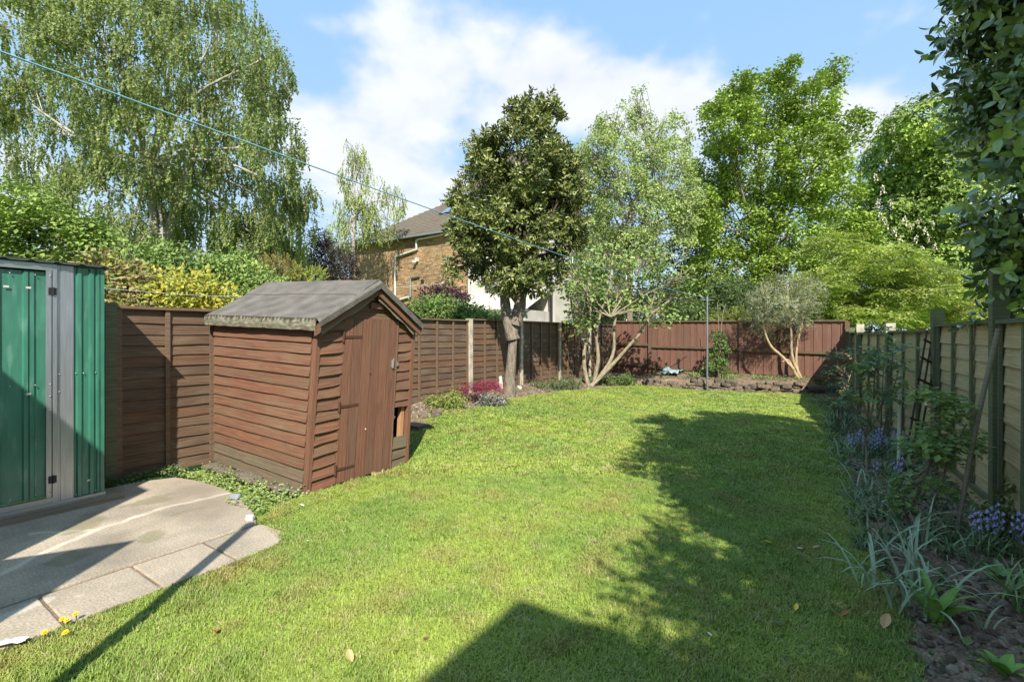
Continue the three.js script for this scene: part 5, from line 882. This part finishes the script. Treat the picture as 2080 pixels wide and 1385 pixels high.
{ // turquoise sheet, canes, climber, white board by the far bed
  const q = gridGeo(10, 10, (a, b) => V3((a - 0.5) * 0.9, 0.05 + 0.09 * fbm(a * 3, b * 3, 4, 3) * 2 + 0.08 * Math.sin(a * 3.1), (b - 0.5) * 0.5)); const p = gp(14.75, -4.1, 0.36);
  single('plastic_sheet', q, std({ color: srgb(146, 166, 168), roughness: 0.5 }), 'crumpled pale turquoise plastic sheet on the raised bed', 'sheet', p, TURN);
  for (const [u, h, tx, l] of [[1459, 2.42, -0.02, 'thinner bamboo cane left of the pair above the climber'], [1468, 2.38, 0.08, 'bamboo cane leaning right above the climber']]) { const c = at(u, 700, 13.55); single('bamboo_cane', limb([V3(-tx, 0, 0), V3(0, h - 0.6, 0), V3(tx, h - 0.3, 0)], 0.011, 0.009, 6, 6), greyWood, l, 'cane', [c.x, 0.32, c.z]); }
  const c = at(1457, 765, 13.6); c.y = 0.33; tree('climbing_plant', 'bushy green climber trained up canes on the far fence', 'shrub', c, { fork: at(1457, 730, 13.6), r0: 0.02, bark: barkDark, lobes: [[1458, 690, 16, 20], [1462, 715, 20, 20], [1452, 740, 20, 20], [1466, 745, 14, 16]].map(([u, v, a, d]) => lobe(u, v, 13.6, a, d, 0.2)), geos: [puff(9, 0.075, 0.055, 0.08, 481), puff(9, 0.07, 0.05, 0.08, 482)], mat: leafSoft, n: 170, scale: [0.7, 1.1], orient: 'rand', cols: [[0.09, 0.16, 0.03], [0.14, 0.22, 0.05], [0.05, 0.09, 0.02]], gap: -0.3, freq: 2, seed: 483, twigs: 3, thin: 0.006 });
  const w = at(1018, 800, 10.75); single('white_board', box(-0.06, 0.06, 0, 0.42, -0.012, 0.012), whitePaint, 'short white board leaning behind the evergreen trunk', 'board', [w.x, 0.2, w.z], 0.4).rotation.z = 0.12;
  const w2 = at(1052, 800, 10.9); single('white_board', box(-0.05, 0.05, 0, 0.2, -0.012, 0.012), whitePaint, 'white offcut at the right foot of the evergreen trunk', 'board', [w2.x, 0.19, w2.z], -0.3).rotation.z = -0.25;
}
// left border plants
function lowShrub(name, label, s, n, lobes, o) { const b = gp(s, n, leftBedH(s, n) - 0.02); return tree(name, label, 'shrub', b, Object.assign({ fork: b.clone().add(V3(0, 0.12, 0)), r0: 0.015, bark: barkDark, mat: leafSoft, scale: [0.7, 1.2], orient: 'rand', gap: -0.3, freq: 3, shell: 0.8, twigs: 4, thin: 0.005, lobes: lobes.map(([dx, y, dz, a, c]) => ({ c: b.clone().add(V3(dx, y, dz)), r: V3(a, c, a) })) }, o)); }
lowShrub('red_maple', 'small crimson leaved maple in front of the brown fence', 7.35, -5.75, [[-0.1, 0.32, 0.05, 0.2, 0.1], [0.16, 0.38, 0, 0.2, 0.1], [0.32, 0.34, 0.05, 0.12, 0.08]], { geos: [spray(9, 0.05, 0.016, 0.14, 501)], n: 260, orient: 'flat', cols: [[0.3, 0.03, 0.06], [0.22, 0.02, 0.05], [0.36, 0.06, 0.1]], seed: 503 });
lowShrub('spirea', 'lime green low shrub beside the timber shed corner', 6.45, -5.8, [[-0.15, 0.1, 0, 0.22, 0.12], [0.15, 0.12, 0.02, 0.22, 0.13]], { geos: smallPuff, n: 150, scale: [0.4, 0.75], cols: [[0.28, 0.32, 0.05], [0.2, 0.26, 0.04], [0.13, 0.19, 0.03]], seed: 505 });
lowShrub('heather', 'dark green plant with pale flowers below the crimson maple', 7.25, -5.45, [[0, 0.1, 0, 0.2, 0.12], [0.22, 0.1, 0, 0.16, 0.1]], { geos: smallPuff, n: 110, scale: [0.35, 0.65], cols: [[0.05, 0.09, 0.03], [0.08, 0.13, 0.04], [0.4, 0.34, 0.36]], seed: 507 });
lowShrub('russet_weed', 'russet flowering weed left of the crimson maple', 6.85, -5.9, [[0, 0.25, 0, 0.08, 0.1]], { geos: smallPuff, n: 30, scale: [0.3, 0.5], cols: [[0.25, 0.12, 0.06], [0.2, 0.18, 0.05]], seed: 508 });
lowShrub('ivy_patch', 'leafy green weeds at the foot of the corner fig', 12.6, -5.35, [[0, 0.1, 0, 0.35, 0.12], [0.5, 0.1, -0.1, 0.3, 0.12], [-0.5, 0.08, 0.1, 0.25, 0.1]], { geos: midPuff, n: 190, scale: [0.5, 0.8], cols: [[0.08, 0.14, 0.03], [0.13, 0.2, 0.04]], seed: 509 });
lowShrub('ivy_patch', 'scrubby green weeds right of the evergreen trunk', 10.2, -5.7, [[0, 0.08, 0, 0.3, 0.1], [0.5, 0.1, -0.3, 0.25, 0.1], [-0.35, 0.06, 0.25, 0.2, 0.08]], { geos: smallPuff, n: 160, scale: [0.5, 0.8], cols: [[0.11, 0.16, 0.05], [0.15, 0.19, 0.07], [0.08, 0.12, 0.03]], seed: 511 });
{ // ivy at the foot of the near post
  const b = ground2(2036, 1100), g = tree('ivy', 'variegated ivy climbing the foot of the nearest fence post', 'ivy', b, { fork: b.clone().add(V3(0.03, 0.14, 0)), r0: 0.008, bark: barkDark, lobes: [L3(b.x, 0.12, -b.z, 0.13, 0.1), L3(b.x + 0.06, 0.34, -b.z - 0.02, 0.06, 0.16), L3(b.x + 0.22, 0.1, -b.z + 0.05, 0.15, 0.09)], geos: [puff(6, 0.05, 0.045, 0.06, 521)], mat: leafSoft, n: 75, scale: [0.7, 1.1], orient: 'rand', cols: [[0.1, 0.16, 0.04], [0.22, 0.25, 0.07], [0.06, 0.1, 0.03]], gap: -0.5, freq: 2, seed: 523, twigs: 2, thin: 0.003 });
}
// weeds and rough grass round the timber shed
{
  const r = rng(601), list = [], puffs = [puff(7, 0.04, 0.03, 0.05, 603, 0.7), puff(7, 0.035, 0.028, 0.05, 604, 0.7)];
  for (let i = 0; i < 420; i++) { const s = 2.05 + r() * 0.68, n = -6.05 + r() * 1.85 - (r() < 0.2 ? 0 : 0); if (s < 2.36 - (n > -4.6 ? 0.2 : 0) + 0.02 * r()) continue; list.push({ p: gp(s, n, 0.005 + r() * 0.035), q: new THREE.Quaternion().setFromEuler(new THREE.Euler((r() - 0.5), r() * 6.3, (r() - 0.5))), s: 0.45 + r() * 0.6, c: lin(...mixc([0.17, 0.25, 0.06], [0.3, 0.36, 0.12], r())) }); }
  for (let i = 0; i < 150; i++) { const s = 1.6 + r() * 0.8, n = -6.12 + r() * 0.1; list.push({ p: gp(s, n, 0.04 + r() * 0.03), q: new THREE.Quaternion().setFromEuler(new THREE.Euler((r() - 0.5), r() * 6.3, (r() - 0.5))), s: 0.5 + r() * 0.5, c: lin(...mixc([0.07, 0.12, 0.03], [0.13, 0.18, 0.05], r())) }); }
  scatter(null, 'ground_ivy', puffs, leafSoft, list, 'creeping green weeds between patio and timber shed');
  const l2 = [];
  for (let i = 0; i < 900; i++) { const s = 2.6 + r() * 12.4, n0 = nR(s), n = lerp(n0 - 0.03, fenceN(s) - 0.06, Math.pow(r(), 1.5)); if (s < 4.6 && n > n0 + 0.3 && r() < 0.8) continue; l2.push({ p: gp(s, n, rightBedH(s, n) + 0.02), q: new THREE.Quaternion().setFromEuler(new THREE.Euler((r() - 0.5), r() * 6.3, (r() - 0.5))), s: 0.5 + r() * 0.9, c: lin(...mixc([0.06, 0.1, 0.03], [0.14, 0.2, 0.07], r())) }); }
  for (let i = 0; i < 330; i++) { const s = 5 + r() * 9.5, n0 = nL(s), n = lerp(n0 + 0.05, -6.1, Math.pow(r(), 1.3)); l2.push({ p: gp(s, n, leftBedH(s, n) + 0.02), q: new THREE.Quaternion().setFromEuler(new THREE.Euler((r() - 0.5), r() * 6.3, (r() - 0.5))), s: 0.4 + r() * 0.8, c: lin(...mixc([0.09, 0.14, 0.035], [0.18, 0.22, 0.07], r())) }); }
  for (let i = 0; i < 420; i++) { const n = -4.8 + r() * 4.9, s = lerp(sEnd(n) + 0.25, 15.15, r()); l2.push({ p: gp(s, n, farBedH(s, n) + 0.02), q: new THREE.Quaternion().setFromEuler(new THREE.Euler((r() - 0.5), r() * 6.3, (r() - 0.5))), s: 0.5 + r() * 0.9, c: lin(...mixc([0.1, 0.15, 0.035], [0.2, 0.24, 0.08], r())) }); }
  scatter(null, 'border_weeds', puffs, leafSoft, l2, 'small weeds scattered over the earth borders');
  const tuft = (k, len, w, seed) => { const q = new Quads(), t = rng(seed); for (let i = 0; i < k; i++) ribbon(q, V3((t() - 0.5) * 0.08, 0, (t() - 0.5) * 0.08), t() * 6.28, len * (0.5 + t() * 0.6), w * (0.7 + t() * 0.5), 0.7 + t() * 0.7, 1.5 + t(), (t() - 0.5), 5); return q.geo(); };
  const l4 = [];
  for (let i = 0; i < 330; i++) { const s = 4.2 + Math.pow(r(), 1.15) * 9.6, n0 = nR(s), n = lerp(n0 - 0.06, fenceN(s) - 0.1, Math.pow(r(), 1.25)); if (fbm(s * 1.4, n * 1.4, 6, 2) < -0.08) continue; l4.push({ p: gp(s, n, rightBedH(s, n)), q: new THREE.Quaternion().setFromEuler(new THREE.Euler((r() - 0.5) * 0.3, r() * 6.3, (r() - 0.5) * 0.3)), s: 0.6 + r() * 0.7, c: lin(...mixc([0.12, 0.2, 0.08], [0.27, 0.35, 0.2], r())) }); }
  scatter(null, 'border_leaves', [tuft(9, 0.26, 0.013, 611), tuft(8, 0.22, 0.016, 612), tuft(11, 0.2, 0.01, 613)], leafSoft, l4, 'tangled strap leaves filling the right border');
  const chip = new THREE.IcosahedronGeometry(0.014, 0), l3 = []; chip.scale(1.4, 0.5, 1);
  for (let i = 0; i < 2600; i++) { const s = 2.2 + Math.pow(r(), 1.4) * 11, n = lerp(nR(s), fenceN(s), r()); l3.push({ p: gp(s, n, rightBedH(s, n) + 0.006), q: new THREE.Quaternion().setFromEuler(new THREE.Euler(r() * 0.6, r() * 6.3, r() * 0.6)), s: 0.4 + r() * 1.3, c: lin(...mixc([0.1, 0.075, 0.05], [0.3, 0.25, 0.19], Math.pow(r(), 2))) }); }
  for (let i = 0; i < 1500; i++) { const s = 4.6 + r() * 10, n = lerp(nL(s), -6.15, r()); l3.push({ p: gp(s, n, leftBedH(s, n) + 0.006), q: new THREE.Quaternion().setFromEuler(new THREE.Euler(r() * 0.6, r() * 6.3, r() * 0.6)), s: 0.5 + r() * 1.4, c: lin(...mixc([0.16, 0.12, 0.08], [0.36, 0.3, 0.23], Math.pow(r(), 2))) }); }
  scatter(null, 'soil_litter', [chip], std({ color: 0xffffff, roughness: 1 }), l3, 'crumbs of earth, bark and grit on the borders');
}
// fallen leaves and scraps on the grass, dandelions, stones
{
  const leafG = (l, w, s) => { const q = new Quads(); leafOval(q, place(0, 0, 0, -0.1, 0, 0), l, w, 0.5, -0.2); const g = q.geo(); g.rotateY(s); return g; };
  const cols = { brown: std({ color: srgb(166, 112, 66) }), tan: std({ color: srgb(196, 164, 116) }), yellow: std({ color: srgb(226, 200, 70) }), white: std({ color: srgb(226, 226, 220) }), grey: std({ color: srgb(140, 120, 100) }) };
  const fallen = [[437, 1278, 'brown', 'brown leaf on the bottom left grass', 0.07], [715, 1345, 'tan', 'curled tan leaf at the bottom edge left of the house shadow', 0.08], [870, 1292, 'brown', 'small brown leaf just left of the near shadow', 0.05], [1030, 1050, 'grey', 'grey brown leaf in the middle of the sunny lawn', 0.06], [1090, 1022, 'brown', 'reddish leaf on the sunny lawn centre', 0.06], [1072, 893, 'brown', 'tiny brown leaf on the far sunny lawn', 0.06], [1473, 1000, 'tan', 'pale pinkish leaf in the middle of the shaded lawn', 0.07], [1570, 1103, 'yellow', 'yellow petal like leaf on the shaded lawn', 0.07], [1618, 1112, 'white', 'white scrap on the shaded lawn right of the yellow one', 0.06], [1650, 1112, 'tan', 'tan scrap nearest the border on the shaded lawn', 0.06], [1616, 1240, 'yellow', 'yellow leaf low down on the shaded lawn', 0.06], [1592, 1268, 'grey', 'brown leaf below the yellow one in shade', 0.06], [1447, 1292, 'white', 'small white scrap at the bottom of the shaded lawn', 0.03], [1795, 1276, 'tan', 'long cream leaf by the near flower border', 0.12], [1710, 1250, 'brown', 'brown leaf on the grass edge by the border', 0.06], [618, 1028, 'white', 'white scrap on the grass in front of the timber shed', 0.05], [628, 1098, 'white', 'tiny white scrap below the timber shed', 0.03], [588, 1128, 'grey', 'grey stone chip on grass by the last paving slab', 0.04], [1390, 1078, 'brown', 'brown leaf on the sunny patch inside the tree shadow', 0.05]];
  for (const [u, v, c, l, s] of fallen) { const p = ground2(u, v, 0.035); single('fallen_leaf', leafG(s * 0.95, s * 0.4, u), cols[c], l, 'leaf', p, u, 'fallen leaves and scraps on the lawn'); }
  const petal = () => { const q = new Quads(), r = rng(701); for (let k = 0; k < 46; k++) { const ring = k < 26 ? 1 : 0.6; leafQuads(q, place(0, 0.004 * (2 - ring * 2), 0, -0.35 - (1 - ring) * 0.9 + (r() - 0.5) * 0.2, k * 2.4, 0), 0.02 * ring, 0.006, 0.1); } return q.geo(); }, pg = petal(), pm = std({ color: lin(0.85, 0.52, 0.01), roughness: 0.7 });
  const dl = [[155, 1255, 'tallest dandelion flower by the paving slab edge'], [138, 1268, 'small dandelion below the tallest one'], [92, 1294, 'leftmost dandelion flower beside the last slab'], [128, 1266, 'half open dandelion between the others'], [134, 1294, 'low orange tinted dandelion in the grass']];
  for (const [u, v, l] of dl) { const p = ground2(u, v + 12, 0.0), g = thing('dandelion', l, 'dandelion', p, 0, 'dandelions by the paving'); part('stalk', cyl(V3(0, 0, 0), V3(0, 0.055, 0.005), 0.0025), stemGreen, g); const f = part('flower', pg, pm, g); f.position.set(0, 0.056, 0.006); f.rotation.x = 0.5; f.scale.setScalar(0.85); }
  const sp = ground2(508, 1052, 0.045); single('stone', stoneGeo(0.07, 0.045, 0.05, 3), whitePaint, 'white stone at the end of the concrete slab', 'stone', sp);
  const sp2 = ground2(478, 1008, 0.05); single('stone', stoneGeo(0.09, 0.04, 0.06, 8), std({ color: srgb(150, 156, 164) }), 'grey blue stone among the weeds by the patio', 'stone', sp2);
  const pp = ground2(18, 1308, 0.03), pq = gridGeo(6, 6, (a, b) => V3((a - 0.5) * 0.13, 0.012 + 0.02 * fbm(a * 4, b * 4, 2, 2), (b - 0.5) * 0.05)); single('paper_scrap', pq, whitePaint, 'crumpled white paper on the lowest paving slab corner', 'paper', pp, 0.3);
}
// ---------------------------------------------------------------- grass
{
  const r = rng(801), blades = (k, h, w, spread, seed) => { const q = new Quads(), t = rng(seed); for (let i = 0; i < k; i++) { const x = (t() - 0.5) * spread, z = (t() - 0.5) * spread, a = t() * 6.28, hh = h * (0.55 + t() * 0.7), ln = (0.25 + t() * 0.9) * hh, dx = Math.sin(a), dz = Math.cos(a), sx = Math.cos(a) * w / 2, sz = -Math.sin(a) * w / 2; const m = V3(x + dx * ln * 0.35, hh * 0.62, z + dz * ln * 0.35), e = V3(x + dx * ln, hh * (0.8 + 0.2 * t()), z + dz * ln); q.quad(V3(x - sx, 0, z - sz), V3(x + sx, 0, z + sz), V3(m.x + sx * 0.8, m.y, m.z + sz * 0.8), V3(m.x - sx * 0.8, m.y, m.z - sz * 0.8)).tri(V3(m.x - sx * 0.8, m.y, m.z - sz * 0.8), V3(m.x + sx * 0.8, m.y, m.z + sz * 0.8), e); } return q.geo(); };
  const fine = [1, 2, 3, 4].map((k) => blades(22, 0.03, 0.0042, 0.085, 810 + k)), coarse = [1, 2].map((k) => blades(26, 0.033, 0.008, 0.2, 820 + k)), listF = [], listC = [];
  const N = 330000; let vv = 0;
  for (let i = 0; i < N; i++) {
    const [s, n] = lawnPoint(r(), r()), x = gx(s, n), Z = -gz(s, n);
    if (Z < 1.0 || Math.abs(x) > Z * 1.35 + 1.2) continue;
    const near = Z < 5.2, keep = near ? 0.60 : 0.20 * (Z < 8 ? 1 : 0.8);
    if (r() > keep) continue;
    const p1 = fbm(s * 0.7, n * 0.7, 3, 3), p2 = fbm(s * 2.6, n * 2.6, 7, 3), edge = sst(0.5, 0.02, n - nL(s)) * (s < 2.6 ? 1 : 0.5) * clamp(0.6 + p2 * 3);
    let c = mixc([0.31, 0.395, 0.062], [0.225, 0.335, 0.055], clamp(0.5 + p1 * 2.2)); c = mixc(c, [0.31, 0.28, 0.075], clamp(clamp((p2 - 0.02) * 3.2) * 0.6 + edge * 0.75));
    const p3 = fbm(s * 1.9 + 40, n * 1.9, 11, 3), p4 = fbm(s * 3.3, n * 3.3 + 20, 17, 2); const lush = sst(0.12, 0.3, p3); c = mixc(c, [0.17, 0.275, 0.045], lush * 0.55); if (p4 > 0.3 && r() < 0.6) continue;
    const dry = r(); if (dry < 0.07) c = [0.42, 0.36, 0.17];
    if (edge > 0.4 && r() < edge * 0.5) continue;
    const o = { p: gp(s, n, lawnH(s, n) - 0.004), q: new THREE.Quaternion().setFromEuler(new THREE.Euler((r() - 0.5) * 0.35, r() * 6.28, (r() - 0.5) * 0.35)), s: V3(1, 0.65 + r() * 0.6 + p2 * 0.7 + lush * 0.4, 1), c: lin(...c).multiplyScalar(0.8 + r() * 0.45) };
    (near ? listF : listC).push(o);
  }
  for (let i = 0; i < 700; i++) { const s = -1 + r() * 3, n = r() < 0.6 ? -3.355 + r() * 0.03 : -3.852 + (r() - 0.5) * 0.02, o = { p: gp(s, n, 0.0), q: new THREE.Quaternion().setFromEuler(new THREE.Euler((r() - 0.5) * 0.5, r() * 6.28, (r() - 0.5) * 0.5)), s: V3(0.5, n < -3.6 ? 0.35 : 0.7 + r() * 0.4, 0.5), c: lin(...mixc([0.16, 0.2, 0.04], [0.3, 0.26, 0.1], r())) }; if (n < -3.6 && r() < 0.6) continue; listF.push(o); }
  console.log('grass', listF.length, listC.length);
  scatter(null, 'lawn_grass', fine, leafSoft, listF, 'short mown grass of the near lawn');
  scatter(null, 'lawn_grass', coarse, leafSoft, listC, 'short mown grass of the far lawn');
}
renderer.render(scene, camera);
